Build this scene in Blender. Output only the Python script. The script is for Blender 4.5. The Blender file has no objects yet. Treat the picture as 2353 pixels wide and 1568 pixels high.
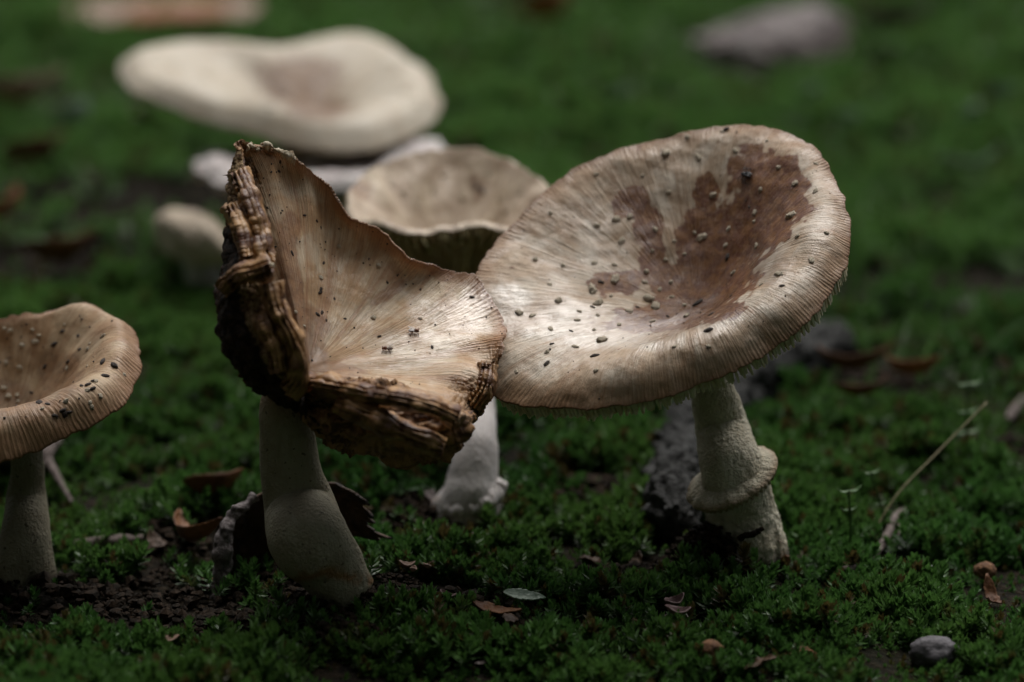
import bpy, bmesh, math, random
import numpy as np
from mathutils import Vector, Matrix, Euler

random.seed(7); rng = np.random.default_rng(7)
S = bpy.context.scene
R = math.radians

# ------------------------------------------------------------------ camera
CAM_H, PITCH, FOCAL = 0.320, 16.0, 100.0
FOCUS, FSTOP = 0.868, 5.6
cam = bpy.data.cameras.new('camera'); camo = bpy.data.objects.new('camera', cam)
S.collection.objects.link(camo); S.camera = camo
camo.location = (0, 0, CAM_H); camo.rotation_euler = (R(90 - PITCH), 0, 0)
cam.lens = FOCAL; cam.sensor_width = 36; cam.clip_start = 0.02; cam.clip_end = 200
cam.dof.use_dof = True; cam.dof.focus_distance = FOCUS; cam.dof.aperture_fstop = FSTOP

# ------------------------------------------------------------------ light
SUN_AZ, SUN_EL = 20.0, 62.0        # azimuth to the right of the view direction, height
SUN_POWER, SUN_ANGLE, SKY = 1.4, 50.0, 0.048
EXPOSURE = 0.92
w = bpy.data.worlds.new('World'); S.world = w; w.use_nodes = True
nt = w.node_tree; nt.nodes.clear()
sky = nt.nodes.new('ShaderNodeTexSky'); sky.sky_type = 'NISHITA'; sky.sun_disc = False
sky.sun_elevation = R(SUN_EL); sky.sun_rotation = R(SUN_AZ); sky.air_density = 1.0; sky.dust_density = 4.0
hs = nt.nodes.new('ShaderNodeHueSaturation'); hs.inputs['Saturation'].default_value = 0.35
bg = nt.nodes.new('ShaderNodeBackground'); bg.inputs[1].default_value = SKY
wo = nt.nodes.new('ShaderNodeOutputWorld')
nt.links.new(sky.outputs[0], hs.inputs['Color']); nt.links.new(hs.outputs[0], bg.inputs[0]); nt.links.new(bg.outputs[0], wo.inputs[0])
sun = bpy.data.lights.new('sun', 'SUN'); suno = bpy.data.objects.new('sun', sun); S.collection.objects.link(suno)
sun.energy = SUN_POWER; sun.angle = R(SUN_ANGLE); sun.color = (1.0, 0.975, 0.94)
sd = Vector((math.sin(R(SUN_AZ)) * math.cos(R(SUN_EL)), math.cos(R(SUN_AZ)) * math.cos(R(SUN_EL)), math.sin(R(SUN_EL))))
suno.rotation_euler = sd.to_track_quat('Z', 'Y').to_euler(); suno.location = sd * 3
S.view_settings.view_transform = 'Standard'; S.view_settings.look = 'None'
S.view_settings.exposure = EXPOSURE; S.view_settings.gamma = 1.0
S.cycles.use_denoising = True
S.cycles.max_bounces = 8; S.cycles.diffuse_bounces = 3; S.cycles.glossy_bounces = 3; S.cycles.transmission_bounces = 4

# ------------------------------------------------------------------ helpers: pixels, noise, meshes
W0, H0 = 2353.0, 1568.0
K = 36.0 / FOCAL / W0
FWD = np.array([0, math.cos(R(PITCH)), -math.sin(R(PITCH))]); UP = np.array([0, math.sin(R(PITCH)), math.cos(R(PITCH))])
RT = np.array([1.0, 0, 0]); CAM = np.array([0, 0, CAM_H])
def ray(px, py): return (px - W0/2)*K*RT - (py - H0/2)*K*UP + FWD
def at(px, py, Y):
    d = ray(px, py); return CAM + d*(Y/d[1])
def on_plane(px, py, o, n):
    d = ray(px, py); return CAM + d*(np.dot(o - CAM, n)/np.dot(d, n))
def project(P):
    q = np.asarray(P) - CAM; z = q @ FWD
    return np.stack([(q @ RT)/z/K + W0/2, -(q @ UP)/z/K + H0/2, z], -1)

def vnoise(p, seed=0):
    p = np.asarray(p, float); i = np.floor(p).astype(np.int64); f = p - i; f = f*f*f*(f*(f*6 - 15) + 10)
    def h(a, b, c):
        n = (a*374761393 + b*668265263 + c*1274126177 + seed*974711) & 0xffffffff
        n = ((n ^ (n >> 13))*1274126177) & 0xffffffff
        n = ((n ^ (n >> 16))*2246822519) & 0xffffffff
        return ((n ^ (n >> 15)) & 0xffffff)/float(0xffffff)
    x, y, z = i[..., 0], i[..., 1], i[..., 2]; fx, fy, fz = f[..., 0], f[..., 1], f[..., 2]
    def lx(b, c): return h(x, b, c)*(1 - fx) + h(x + 1, b, c)*fx
    return ((lx(y, z)*(1 - fy) + lx(y + 1, z)*fy)*(1 - fz) + (lx(y, z + 1)*(1 - fy) + lx(y + 1, z + 1)*fy)*fz)*2 - 1
def fbm(p, o=4, seed=0, g=0.5):
    p = np.asarray(p, float); a, s, t = 1.0, 0.0, 0.0
    for k in range(o): s = s + a*vnoise(p*(2.03**k), seed + k); t += a; a *= g
    return s/t
def sstep(a, b, x):
    t = np.clip((x - a)/(b - a), 0, 1); return t*t*(3 - 2*t)
def crom(P, t, periodic=False):
    """Catmull-Rom of P[k, ...] at parameters t in index units"""
    P = np.asarray(P, float); n = len(P); i = np.floor(t).astype(int)
    if not periodic: i = np.clip(i, 0, n - 2)
    f = t - i
    if periodic: g = lambda k: P[(i + k) % n]
    else:
        E = np.concatenate([[2*P[0] - P[1]], P, [2*P[-1] - P[-2]]]); g = lambda k: E[i + k + 1]
    f = f.reshape(f.shape + (1,)*(P.ndim - 1))
    a, b, c, d = g(-1), g(0), g(1), g(2)
    return 0.5*(2*b + (c - a)*f + (2*a - 5*b + 4*c - d)*f*f + (3*b - 3*c + d - a)*f**3)

def link(o, parent=None):
    S.collection.objects.link(o)
    if parent: o.parent = parent
    return o
def mesh(name, V, F, mats, smooth=True, attrs=None):
    m = bpy.data.meshes.new(name); V = np.asarray(V, float).reshape(-1, 3)
    m.from_pydata(V.tolist(), [], F if isinstance(F, list) else F.tolist())
    for a in (mats if isinstance(mats, (list, tuple)) else [mats]): m.materials.append(a)
    if smooth: m.polygons.foreach_set('use_smooth', np.ones(len(m.polygons), bool))
    for k, v in (attrs or {}).items():
        at_ = m.attributes.new(k, 'FLOAT_VECTOR', 'POINT'); at_.data.foreach_set('vector', np.asarray(v, np.float32).ravel())
    m.update(); return m
def obj(name, V, F, mat, root=None, parent=None, smooth=True, attrs=None):
    """mesh object; V in world coordinates, stored relative to its root"""
    off = np.array(root.location) if root else np.zeros(3)
    o = bpy.data.objects.new(name, mesh(name, np.asarray(V, float).reshape(-1, 3) - off, F, mat, smooth, attrs))
    return link(o, parent or root)
def tag(o, label, cat, group=None, kind=None):
    if label: o['label'] = label
    if cat: o['category'] = cat
    if group: o['group'] = group
    if kind: o['kind'] = kind
    return o
def thing(name, label, cat, loc, group=None):
    o = bpy.data.objects.new(name, None); o.empty_display_size = 0.01; o.location = [float(c) for c in loc]
    return tag(link(o), label, cat, group)
def grid_faces(nt_, nu, wrap=True, base=0, flip=False):
    i = np.arange(nt_ if wrap else nt_ - 1); j = np.arange(nu - 1)
    I, J = np.meshgrid(i, j, indexing='ij'); I2 = (I + 1) % nt_
    q = np.stack([I*nu + J, I2*nu + J, I2*nu + J + 1, I*nu + J + 1], -1).reshape(-1, 4) + base
    return q[:, ::-1] if flip else q

# ------------------------------------------------------------------ materials
class NT:
    def __init__(s, name):
        s.m = bpy.data.materials.new(name); s.m.use_nodes = True; s.t = s.m.node_tree; s.t.nodes.clear()
        s.out = s.n('ShaderNodeOutputMaterial'); s.b = s.n('ShaderNodeBsdfPrincipled'); s.l(s.b.outputs[0], s.out.inputs[0])
    def n(s, t, **kw):
        x = s.t.nodes.new(t)
        for k, v in kw.items(): setattr(x, k, v)
        return x
    def l(s, a, b): s.t.links.new(a, b)
    def put(s, sock, v):
        if isinstance(v, (int, float)): sock.default_value = v
        elif isinstance(v, (tuple, list)): sock.default_value = tuple(v) + ((1.0,) if len(sock.default_value) == 4 and len(v) == 3 else ())
        else: s.l(v, sock)
    def attr(s, name):
        a = s.n('ShaderNodeAttribute', attribute_name=name); x = s.n('ShaderNodeSeparateXYZ'); s.l(a.outputs['Vector'], x.inputs[0]); return x.outputs
    def obj(s): return s.n('ShaderNodeTexCoord').outputs['Object']
    def pos(s): return s.n('ShaderNodeNewGeometry').outputs['Position']
    def scale(s, v, k):
        m = s.n('ShaderNodeMapping'); s.l(v, m.inputs[0]); m.inputs['Scale'].default_value = k if isinstance(k, tuple) else (k, k, k); return m.outputs[0]
    def xyz(s, x, y, z):
        c = s.n('ShaderNodeCombineXYZ'); s.put(c.inputs[0], x); s.put(c.inputs[1], y); s.put(c.inputs[2], z); return c.outputs[0]
    def noise(s, v, sc=1.0, det=4, rough=0.55, dist=0.0):
        t = s.n('ShaderNodeTexNoise'); s.l(v, t.inputs['Vector']); t.inputs['Scale'].default_value = sc
        t.inputs['Detail'].default_value = det; t.inputs['Roughness'].default_value = rough; t.inputs['Distortion'].default_value = dist; return t.outputs[0]
    def math(s, op, a, b=0.5, c=None, clamp=False):
        m = s.n('ShaderNodeMath', operation=op, use_clamp=clamp); s.put(m.inputs[0], a); s.put(m.inputs[1], b)
        if c is not None: s.put(m.inputs[2], c)
        return m.outputs[0]
    def ramp(s, v, a, b, lo=0.0, hi=1.0):
        m = s.n('ShaderNodeMapRange', interpolation_type='SMOOTHSTEP'); s.put(m.inputs[0], v)
        m.inputs[1].default_value = a; m.inputs[2].default_value = b; m.inputs[3].default_value = lo; m.inputs[4].default_value = hi; return m.outputs[0]
    def mix(s, f, a, b, mode='MIX'):
        m = s.n('ShaderNodeMix', data_type='RGBA', blend_type=mode); s.put(m.inputs[0], f); s.put(m.inputs[6], a); s.put(m.inputs[7], b); return m.outputs[2]
    def bump(s, h, d, strength=1.0, normal=None):
        b = s.n('ShaderNodeBump'); s.put(b.inputs['Height'], h); b.inputs['Distance'].default_value = d; b.inputs['Strength'].default_value = strength
        if normal is not None: s.l(normal, b.inputs['Normal'])
        return b.outputs[0]
    def fin(s, col, rough=0.6, normal=None, spec=0.5, sss=0.0, coat=0.0, coat_rough=0.15, sss_r=(0.004, 0.002, 0.001), trans=0.0):
        b = s.b; s.put(b.inputs['Base Color'], col); s.put(b.inputs['Roughness'], rough); s.put(b.inputs['Specular IOR Level'], spec)
        if normal is not None: s.l(normal, b.inputs['Normal'])
        if sss: b.inputs['Subsurface Weight'].default_value = sss; b.inputs['Subsurface Radius'].default_value = sss_r; b.inputs['Subsurface Scale'].default_value = 1.0
        if not isinstance(coat, (int, float)) or coat:
            s.put(b.inputs['Coat Weight'], coat); s.put(b.inputs['Coat Roughness'], coat_rough); b.inputs['Coat IOR'].default_value = 1.75
            if normal is not None: s.l(normal, b.inputs['Coat Normal'])
        if trans:
            tl = s.n('ShaderNodeBsdfTranslucent'); s.put(tl.inputs[0], col); ms = s.n('ShaderNodeMixShader'); ms.inputs[0].default_value = trans
            s.l(b.outputs[0], ms.inputs[1]); s.l(tl.outputs[0], ms.inputs[2]); s.l(ms.outputs[0], s.out.inputs[0])
        return s.m

def cap_mat(name, pale, tan, brown, stain_a, stain_b, wet=0.5, fibre=1.0, wither=((0.30, 0.17, 0.08), (0.05, 0.022, 0.010)), mottle=0.5, margin=1.0):
    m = NT(name); p = m.attr('polar'); k = m.attr('mask'); o = m.scale(m.obj(), 100.0)
    fv = m.xyz(m.math('MULTIPLY', p[0], 34.0), m.math('MULTIPLY', p[1], 34.0), m.math('MULTIPLY', p[2], 3.0))
    f1 = m.noise(fv, 1.0, 3, 0.6, 0.6); f2 = m.noise(fv, 3.2, 2, 0.6)
    fv2 = m.xyz(m.math('MULTIPLY', p[0], 9.0), m.math('MULTIPLY', p[1], 9.0), m.math('MULTIPLY', p[2], 2.2)); f3 = m.noise(fv2, 1.0, 4, 0.6, 1.0)
    blot = m.noise(o, 0.75, 4, 0.6, 0.4); fine = m.noise(o, 9.0, 4, 0.65)
    c = m.mix(m.ramp(blot, 0.38, 0.60), pale, tan)
    c = m.mix(m.math('MULTIPLY', m.ramp(f3, 0.42, 0.72), 0.75*mottle + 0.25), c, brown)
    c = m.mix(m.math('MULTIPLY', m.ramp(f1, 0.35, 0.75), 0.30*fibre), c, (0.16, 0.085, 0.04))
    c = m.mix(m.math('MULTIPLY', m.ramp(f2, 0.5, 0.85), 0.22*fibre), c, (0.60, 0.50, 0.36))
    # margin: browner towards the edge, dark grooves
    c = m.mix(m.math('MULTIPLY', m.ramp(p[2], 0.78, 0.98), 0.72*margin), c, brown)
    c = m.mix(m.math('MULTIPLY', m.ramp(p[2], 0.955, 1.0), 0.65*margin), c, (0.17, 0.075, 0.03))
    c = m.mix(m.math('MULTIPLY', k[2], 0.48), c, (0.16, 0.08, 0.035))
    # wet brown stain
    sn = m.noise(o, 3.0, 4, 0.6, 0.6); st = m.mix(m.ramp(sn, 0.40, 0.62), stain_a, stain_b)
    sf = m.math('MULTIPLY', k[0], m.ramp(fine, 0.15, 0.6, 0.72, 1.0)); c = m.mix(sf, c, st)
    # withered tissue
    wn = m.noise(o, 2.2, 5, 0.65, 0.8); wc = m.mix(m.ramp(wn, 0.36, 0.62), wither[1], wither[0]); c = m.mix(k[1], c, wc)
    h = m.math('ADD', m.math('MULTIPLY', f1, 0.6*fibre), m.math('MULTIPLY', f2, 0.35*fibre)); h = m.math('ADD', h, m.math('MULTIPLY', fine, 0.25))
    h = m.math('ADD', h, m.math('MULTIPLY', m.noise(o, 26.0, 3, 0.6), 0.12)); nb = m.bump(h, 0.00075, 0.9)
    wa = m.attr('wet')[0]; dry = m.math('SUBTRACT', 1.0, k[1], clamp=True)
    wetm = m.math('MULTIPLY', m.math('ADD', wa, m.math('MULTIPLY', m.ramp(m.noise(o, 0.9, 3, 0.5, 0.5), 0.40, 0.62), 0.34*wet), clamp=True), dry)
    rough = m.math('SUBTRACT', 0.58, m.math('MULTIPLY', wetm, 0.30))
    return m.fin(c, rough, nb, 0.45, 0.04, wetm, 0.055)

CAP_R = cap_mat('cap_wet_tan', (0.62, 0.53, 0.42), (0.49, 0.365, 0.25), (0.33, 0.19, 0.095), (0.125, 0.036, 0.012), (0.215, 0.088, 0.024), 1.0, mottle=0.6)
CAP_L = cap_mat('cap_fading_tan', (0.66, 0.53, 0.37), (0.52, 0.335, 0.18), (0.35, 0.165, 0.072), (0.20, 0.080, 0.036), (0.33, 0.16, 0.07), 1.0, 1.2, wither=((0.35, 0.185, 0.075), (0.065, 0.024, 0.009)), mottle=0.6)
CAP_E = cap_mat('cap_orange_tan', (0.50, 0.37, 0.23), (0.40, 0.255, 0.135), (0.27, 0.14, 0.065), (0.10, 0.046, 0.024), (0.23, 0.11, 0.048), 0.5)
CAP_B = cap_mat('cap_cream', (0.56, 0.50, 0.40), (0.50, 0.43, 0.325), (0.42, 0.32, 0.22), (0.12, 0.055, 0.022), (0.21, 0.11, 0.042), 0.2, 0.4, mottle=0.15, margin=0.0)
CAP_M = cap_mat('cap_mauve_cream', (0.62, 0.52, 0.39), (0.54, 0.435, 0.33), (0.40, 0.29, 0.22), (0.14, 0.065, 0.045), (0.28, 0.15, 0.065), 0.2, 0.6, mottle=0.4, margin=0.0)
CAP_W = cap_mat('cap_white', (0.62, 0.58, 0.55), (0.50, 0.44, 0.43), (0.40, 0.33, 0.32), (0.3, 0.2, 0.16), (0.4, 0.28, 0.2), 0.2, 0.5, mottle=0.2, margin=0.0)

def gill_mat(name, a, b):
    m = NT(name); o = m.scale(m.obj(), 100.0); n = m.noise(o, 2.5, 4, 0.6)
    return m.fin(m.mix(m.ramp(n, 0.35, 0.65), a, b), 0.7, m.bump(m.noise(o, 14.0, 3), 0.0002), 0.3, 0.08)
GILL_R = gill_mat('gill_cream', (0.66, 0.63, 0.46), (0.54, 0.46, 0.28))
GILL_D = gill_mat('gill_dark', (0.13, 0.075, 0.035), (0.05, 0.025, 0.012))
GILL_M = gill_mat('gill_ochre', (0.58, 0.48, 0.27), (0.42, 0.29, 0.13))
def rotten_mat():
    m = NT('rotten_underside'); p = m.attr('polar'); k = m.attr('mask'); o = m.scale(m.obj(), 100.0)
    n1 = m.noise(o, 1.6, 5, 0.65, 0.8); n2 = m.noise(o, 6.0, 4, 0.65, 0.5)
    dark = m.mix(m.ramp(n2, 0.4, 0.7), (0.010, 0.006, 0.004), (0.055, 0.028, 0.013))
    tanc = m.mix(m.ramp(n2, 0.38, 0.62), (0.10, 0.045, 0.018), (0.36, 0.25, 0.13))
    f = m.ramp(m.math('ADD', k[0], m.math('MULTIPLY', m.math('SUBTRACT', n1, 0.5), 0.9)), 0.42, 0.62)
    return m.fin(m.mix(f, dark, tanc), 0.75, m.bump(m.math('ADD', n1, n2), 0.0012), 0.3, 0.05)
ROT_U = rotten_mat()

def stem_mat(name, a, b, gran=0.0003, gs=16.0, spots=0.0):
    m = NT(name); o = m.scale(m.obj(), 100.0)
    c = m.mix(m.ramp(m.noise(o, 1.1, 4, 0.6), 0.35, 0.68), a, b)
    c = m.mix(m.math('MULTIPLY', m.ramp(m.noise(m.scale(o, (6.0, 6.0, 0.8)), 1.0, 3), 0.55, 0.8), 0.35), c, (b[0]*0.5, b[1]*0.46, b[2]*0.4))
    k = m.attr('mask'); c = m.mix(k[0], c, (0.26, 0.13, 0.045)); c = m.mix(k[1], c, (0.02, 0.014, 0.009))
    if spots: c = m.mix(m.math('MULTIPLY', m.ramp(m.noise(o, 5.5, 2, 0.5), 0.66, 0.72), spots), c, (0.05, 0.035, 0.02))
    h = m.math('ADD', m.noise(o, gs, 3, 0.6), m.math('MULTIPLY', m.noise(m.scale(o, (9.0, 9.0, 1.2)), 1.0, 3), 0.6))
    return m.fin(c, 0.72, m.bump(h, gran), 0.3, 0.04)
STEM_R = stem_mat('stem_granular', (0.64, 0.59, 0.46), (0.50, 0.44, 0.32), 0.0016, 9.0)
STEM_L = stem_mat('stem_smooth', (0.34, 0.31, 0.22), (0.26, 0.225, 0.15), 0.0012, 10.0, 0.8)
STEM_W = stem_mat('stem_white', (0.62, 0.58, 0.56), (0.50, 0.46, 0.44), 0.0004, 8.0)

def simple(name, a, b, sc=3.0, rough=0.7, bump=0.0003, bs=8.0, spec=0.4, sss=0.0, coat=0.0, trans=0.0):
    m = NT(name); o = m.scale(m.obj(), 100.0)
    c = m.mix(m.ramp(m.noise(o, sc, 4, 0.6, 0.3), 0.36, 0.66), a, b)
    return m.fin(c, rough, m.bump(m.noise(o, bs, 4, 0.6), bump), spec, sss, coat, trans=trans)
WART = simple('wart_grey', (0.78, 0.70, 0.56), (0.44, 0.35, 0.24), 7.0, 0.85, 0.0004, 14.0)
SPECK = simple('dirt_speck', (0.022, 0.017, 0.013), (0.06, 0.032, 0.018), 6.0, 0.5)
PALE_TORN = simple('torn_pale', (0.52, 0.46, 0.35), (0.34, 0.25, 0.15), 4.0, 0.8)
SOIL = simple('soil_dark', (0.020, 0.012, 0.007), (0.055, 0.032, 0.018), 2.0, 0.9, 0.0010, 6.0, 0.25)
CRUMB = simple('soil_crumb', (0.011, 0.008, 0.005), (0.034, 0.021, 0.012), 3.0, 0.95, 0.0004, 12.0, 0.2)
BLACK = simple('beetle_black', (0.010, 0.010, 0.012), (0.018, 0.016, 0.020), 4.0, 0.22, 0.0001, 20.0, 0.6)
FLYB = simple('fly_amber', (0.16, 0.05, 0.018), (0.07, 0.025, 0.010), 9.0, 0.4)
def leaf_mat(name, a, b, trans=0.15, rough=0.6):
    m = NT(name); o = m.scale(m.obj(), 100.0); k = m.attr('polar')
    c = m.mix(m.ramp(m.noise(o, 0.9, 4, 0.6, 0.5), 0.35, 0.65), a, b)
    c = m.mix(m.math('MULTIPLY', m.ramp(m.math('ABSOLUTE', k[0], 0), 0.06, 0.0), 0.5), c, (a[0]*0.5, a[1]*0.5, a[2]*0.5))
    return m.fin(c, rough, m.bump(m.noise(o, 4.0, 4), 0.0008), 0.4, trans=trans)
def wing_mat():
    m = NT('fly_wing'); m.fin((0.35, 0.33, 0.30), 0.2, None, 0.6); m.b.inputs['Alpha'].default_value = 0.45; return m.m
WING = wing_mat()

def moss_mat():
    m = NT('moss_leaf'); p = m.attr('polar')                       # polar.x: 0 at the shoot's foot .. 1 at the tip
    rnd = m.n('ShaderNodeObjectInfo').outputs['Random']; ps = m.pos()
    big = m.noise(m.scale(ps, 9.0), 1.0, 3, 0.6); mid = m.noise(m.scale(ps, 45.0), 1.0, 3, 0.6)
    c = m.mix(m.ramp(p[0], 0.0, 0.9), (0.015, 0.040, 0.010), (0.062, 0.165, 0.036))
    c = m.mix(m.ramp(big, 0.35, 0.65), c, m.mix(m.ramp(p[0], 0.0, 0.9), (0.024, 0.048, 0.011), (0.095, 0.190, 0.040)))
    c = m.mix(m.math('MULTIPLY', m.ramp(mid, 0.5, 0.75), 0.55), c, (0.040, 0.115, 0.026))
    c = m.mix(m.ramp(rnd, 0.50, 1.0, 0.0, 0.45), c, (0.10, 0.21, 0.05))
    sy = m.n('ShaderNodeSeparateXYZ'); m.l(ps, sy.inputs[0]); far_lit = m.ramp(m.math('ADD', sy.outputs[1], m.math('MULTIPLY', big, 0.5)), 1.25, 1.6)     # moss painted lighter further back, standing in for brighter light there
    c = m.mix(m.math('MULTIPLY', far_lit, 0.85), c, m.mix(p[0], (0.060, 0.130, 0.030), (0.175, 0.350, 0.090)))
    dead = m.math('MAXIMUM', m.ramp(rnd, 0.115, 0.095), m.math('MULTIPLY', m.ramp(m.noise(m.scale(ps, 26.0), 1.0, 3, 0.7), 0.60, 0.68), m.ramp(rnd, 0.75, 0.35)))
    c = m.mix(m.math('MULTIPLY', dead, 0.85), c, m.mix(p[0], (0.035, 0.019, 0.008), (0.105, 0.060, 0.022)))
    return m.fin(c, 0.40, None, 0.5, trans=0.34)
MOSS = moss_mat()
def ground_mat():
    m = NT('ground_soil'); ps = m.pos(); big = m.noise(m.scale(ps, 7.0), 1.0, 5, 0.6); fine = m.noise(m.scale(ps, 260.0), 1.0, 5, 0.65)
    c = m.mix(m.ramp(fine, 0.35, 0.65), (0.007, 0.006, 0.004), (0.030, 0.021, 0.012)); c = m.mix(m.math('MULTIPLY', m.ramp(big, 0.45, 0.65), 0.4), c, (0.012, 0.016, 0.006))
    return m.fin(c, 0.95, m.bump(fine, 0.006), 0.15)
GROUND = ground_mat()

# ------------------------------------------------------------------ ground
BASES = {}
MOUNDS = []   # x, y, radius, height
def gz(x, y):
    x = np.asarray(x, float); y = np.asarray(y, float); p = np.stack([x, y, np.zeros_like(x)], -1)
    z = 0.010*fbm(p*7.0, 2, 3) + 0.0035*fbm(p*32.0, 3, 5)
    z = z*sstep(0.3, 0.6, y)
    for (mx, my, r, h) in MOUNDS: z = z + h*np.exp(-(((x - mx)**2 + (y - my)**2)/r**2))
    return z
def ground_pt(px, py):
    p = on_plane(px, py, np.zeros(3), np.array([0, 0, 1.0]))
    for _ in range(4): p = on_plane(px, py, np.array([0, 0, float(gz(p[0], p[1]))]), np.array([0, 0, 1.0]))
    return p
for px, py, r, h in ((800, 1398, 0.030, 0.004), (1690, 1290, 0.028, 0.006), (50, 1345, 0.030, 0.004)):
    p = on_plane(px, py, np.zeros(3), np.array([0, 0, 1.0])); MOUNDS.append((p[0], p[1], r, h))
def axis_(a, b, n, far):
    c = np.linspace(a, b, n); e = np.geomspace(0.02, far, 26)
    return np.concatenate([a - e[::-1], c, b + e])
gx = axis_(-0.8, 0.8, 260, 40.0); gy = axis_(0.45, 2.6, 340, 60.0)
GX, GY = np.meshgrid(gx, gy, indexing='ij')
tag(obj('ground', np.stack([GX, GY, gz(GX, GY)], -1), grid_faces(len(gx), len(gy), wrap=False), GROUND), None, None, kind='structure')

# ------------------------------------------------------------------ mushrooms
class Cap: pass
def cap_from_spokes(spokes, NT_=720, NU=96, seed=0, thick=0.004, edge=0.0008, disp=None, grooves=0, groove_amp=0.00022, groove_u=(0.76, 0.9), bumpy=0.0004):
    """spokes[S, K, 3], clockwise seen from above; first point of each is the shared centre"""
    sp = np.asarray(spokes, float); Sn, Kn = sp.shape[:2]
    th = np.arange(NT_)/NT_*Sn; A = crom(sp, th, True)                    # NT,K,3
    t = np.linspace(0, 1, NU)*(Kn - 1); P = crom(np.swapaxes(A, 0, 1), t).swapaxes(0, 1)
    ang = np.arange(NT_)/NT_*2*math.pi; u = np.linspace(0, 1, NU)
    c = Cap(); c.u = u; c.ang = ang; c.idx = th; TH, U = np.meshgrid(ang, u, indexing='ij'); c.TH, c.U = TH, U
    mask = np.zeros((NT_, NU, 3)); c.wet = np.zeros((NT_, NU, 3))
    def normals(P):
        dt = np.roll(P, -1, 0) - np.roll(P, 1, 0); du = np.gradient(P, axis=1); n = np.cross(dt, du)
        n[:, 0] = n[:, 1].mean(0); return n/np.maximum(np.linalg.norm(n, axis=-1, keepdims=True), 1e-12)
    n = normals(P); P = P + n*(bumpy*fbm(P*120, 3, seed)*sstep(0.02, 0.15, U))[..., None]
    if disp is not None: P = disp(c, P, normals(P), mask); n = normals(P)
    if grooves:
        ph = TH*grooves + 5.0*fbm(P*110, 3, seed + 9); g = np.sin(ph)*(0.75 + 0.5*fbm(np.stack([np.cos(TH)*60, np.sin(TH)*60, U*45], -1), 2, seed + 1)); wgt = sstep(groove_u[0], groove_u[1], U)*(1 - mask[..., 1])
        wgt = wgt*(0.55 + 0.45*fbm(np.stack([np.cos(TH)*6, np.sin(TH)*6, U*5], -1), 2, seed + 4))
        P = P + n*(groove_amp*g*wgt)[..., None]; mask[..., 2] = sstep(0.15, -0.75, g)*np.clip(wgt, 0, 1)
    edgew = 0.0010*fbm(np.stack([np.cos(TH)*16, np.sin(TH)*16, U*0], -1), 3, seed + 2)*sstep(0.85, 1, U)   # ragged outline
    du = np.gradient(P, axis=1); du /= np.maximum(np.linalg.norm(du, axis=-1, keepdims=True), 1e-9); P = P + du*edgew[..., None]
    n = normals(P); c.P, c.n, c.mask = P, n, mask
    tk = (edge + (thick - edge)*(1 - U**1.5)); c.B = P - n*tk[..., None]
    c.polar = np.stack([np.cos(TH), np.sin(TH), U], -1); c.NT, c.NU = NT_, NU
    return c
def build_cap(c, root, mat, under, name='cap', step=2, umask=None):
    """upper skin with its thin rim, and the underside as a part of it"""
    NT_, NU = c.NT, c.NU
    rim = c.B[:, -1:]; V = np.concatenate([c.P, rim], 1); F = grid_faces(NT_, NU + 1, flip=True)
    pol = np.concatenate([c.polar, c.polar[:, -1:]], 1); mk = np.concatenate([c.mask, c.mask[:, -1:]], 1); wt = np.concatenate([c.wet, c.wet[:, -1:]], 1)
    o = obj(name, V, F, mat, root, attrs={'polar': pol.reshape(-1, 3), 'mask': mk.reshape(-1, 3), 'wet': wt.reshape(-1, 3)})
    B = c.B[::step, ::step] if (NU - 1) % step == 0 else c.B[::step]
    obj('underside', B, grid_faces(B.shape[0], B.shape[1]), under, root, parent=o, attrs={'polar': np.zeros((B.shape[0]*B.shape[1], 3)), 'mask': np.zeros((B.shape[0]*B.shape[1], 3)) if umask is None else umask[::step, ::step].reshape(-1, 3)})
    return o
def gill_blade(c, i, h, u0=0.10, u1=0.992, seg=7, wav=0.0004, tk=0.00035, j=0, axis=None, rimh=0.42):
    us = np.linspace(u0, u1, seg + 1); k = np.clip((us*(c.NU - 1)).astype(int), 0, c.NU - 1)
    b = c.B[i, k]; n = c.n[i, k]; tdir = c.P[(i + 2) % c.NT, k] - c.P[(i - 2) % c.NT, k]; tdir /= np.maximum(np.linalg.norm(tdir, axis=-1, keepdims=True), 1e-9)
    if axis is not None: n = 0.08*n + 0.92*axis
    hh = h*np.minimum(1, (1 - us)*7 + rimh)*(0.92 + 0.16*rng.random(seg + 1))
    sw = wav*np.sin(us*21 + j*1.7)
    low = b - n*hh[:, None] + tdir*(sw*1.6)[:, None]; top = b + n*0.0003
    V = np.concatenate([top + tdir*tk, top - tdir*tk, low + tdir*tk*0.7, low - tdir*tk*0.7]); m = seg + 1; F = []
    for s in range(seg):
        F += [(s, s + 1, 2*m + s + 1, 2*m + s), (m + s + 1, m + s, 3*m + s, 3*m + s + 1), (2*m + s, 2*m + s + 1, 3*m + s + 1, 3*m + s)]
    F.append((seg, m + seg, 3*m + seg, 2*m + seg))
    return V, F
def gills_joined(c, root, cap, mat, count, h, **kw):
    V, F, b = [], [], 0
    for g in range(count):
        v, f = gill_blade(c, int(g*c.NT/count), h, j=g, **kw); V.append(v); F += [tuple(x + b for x in q) for q in f]; b += len(v)
    o = obj('gills', np.concatenate(V), F, mat, root, parent=cap); o['kind'] = 'stuff'; return o
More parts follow.
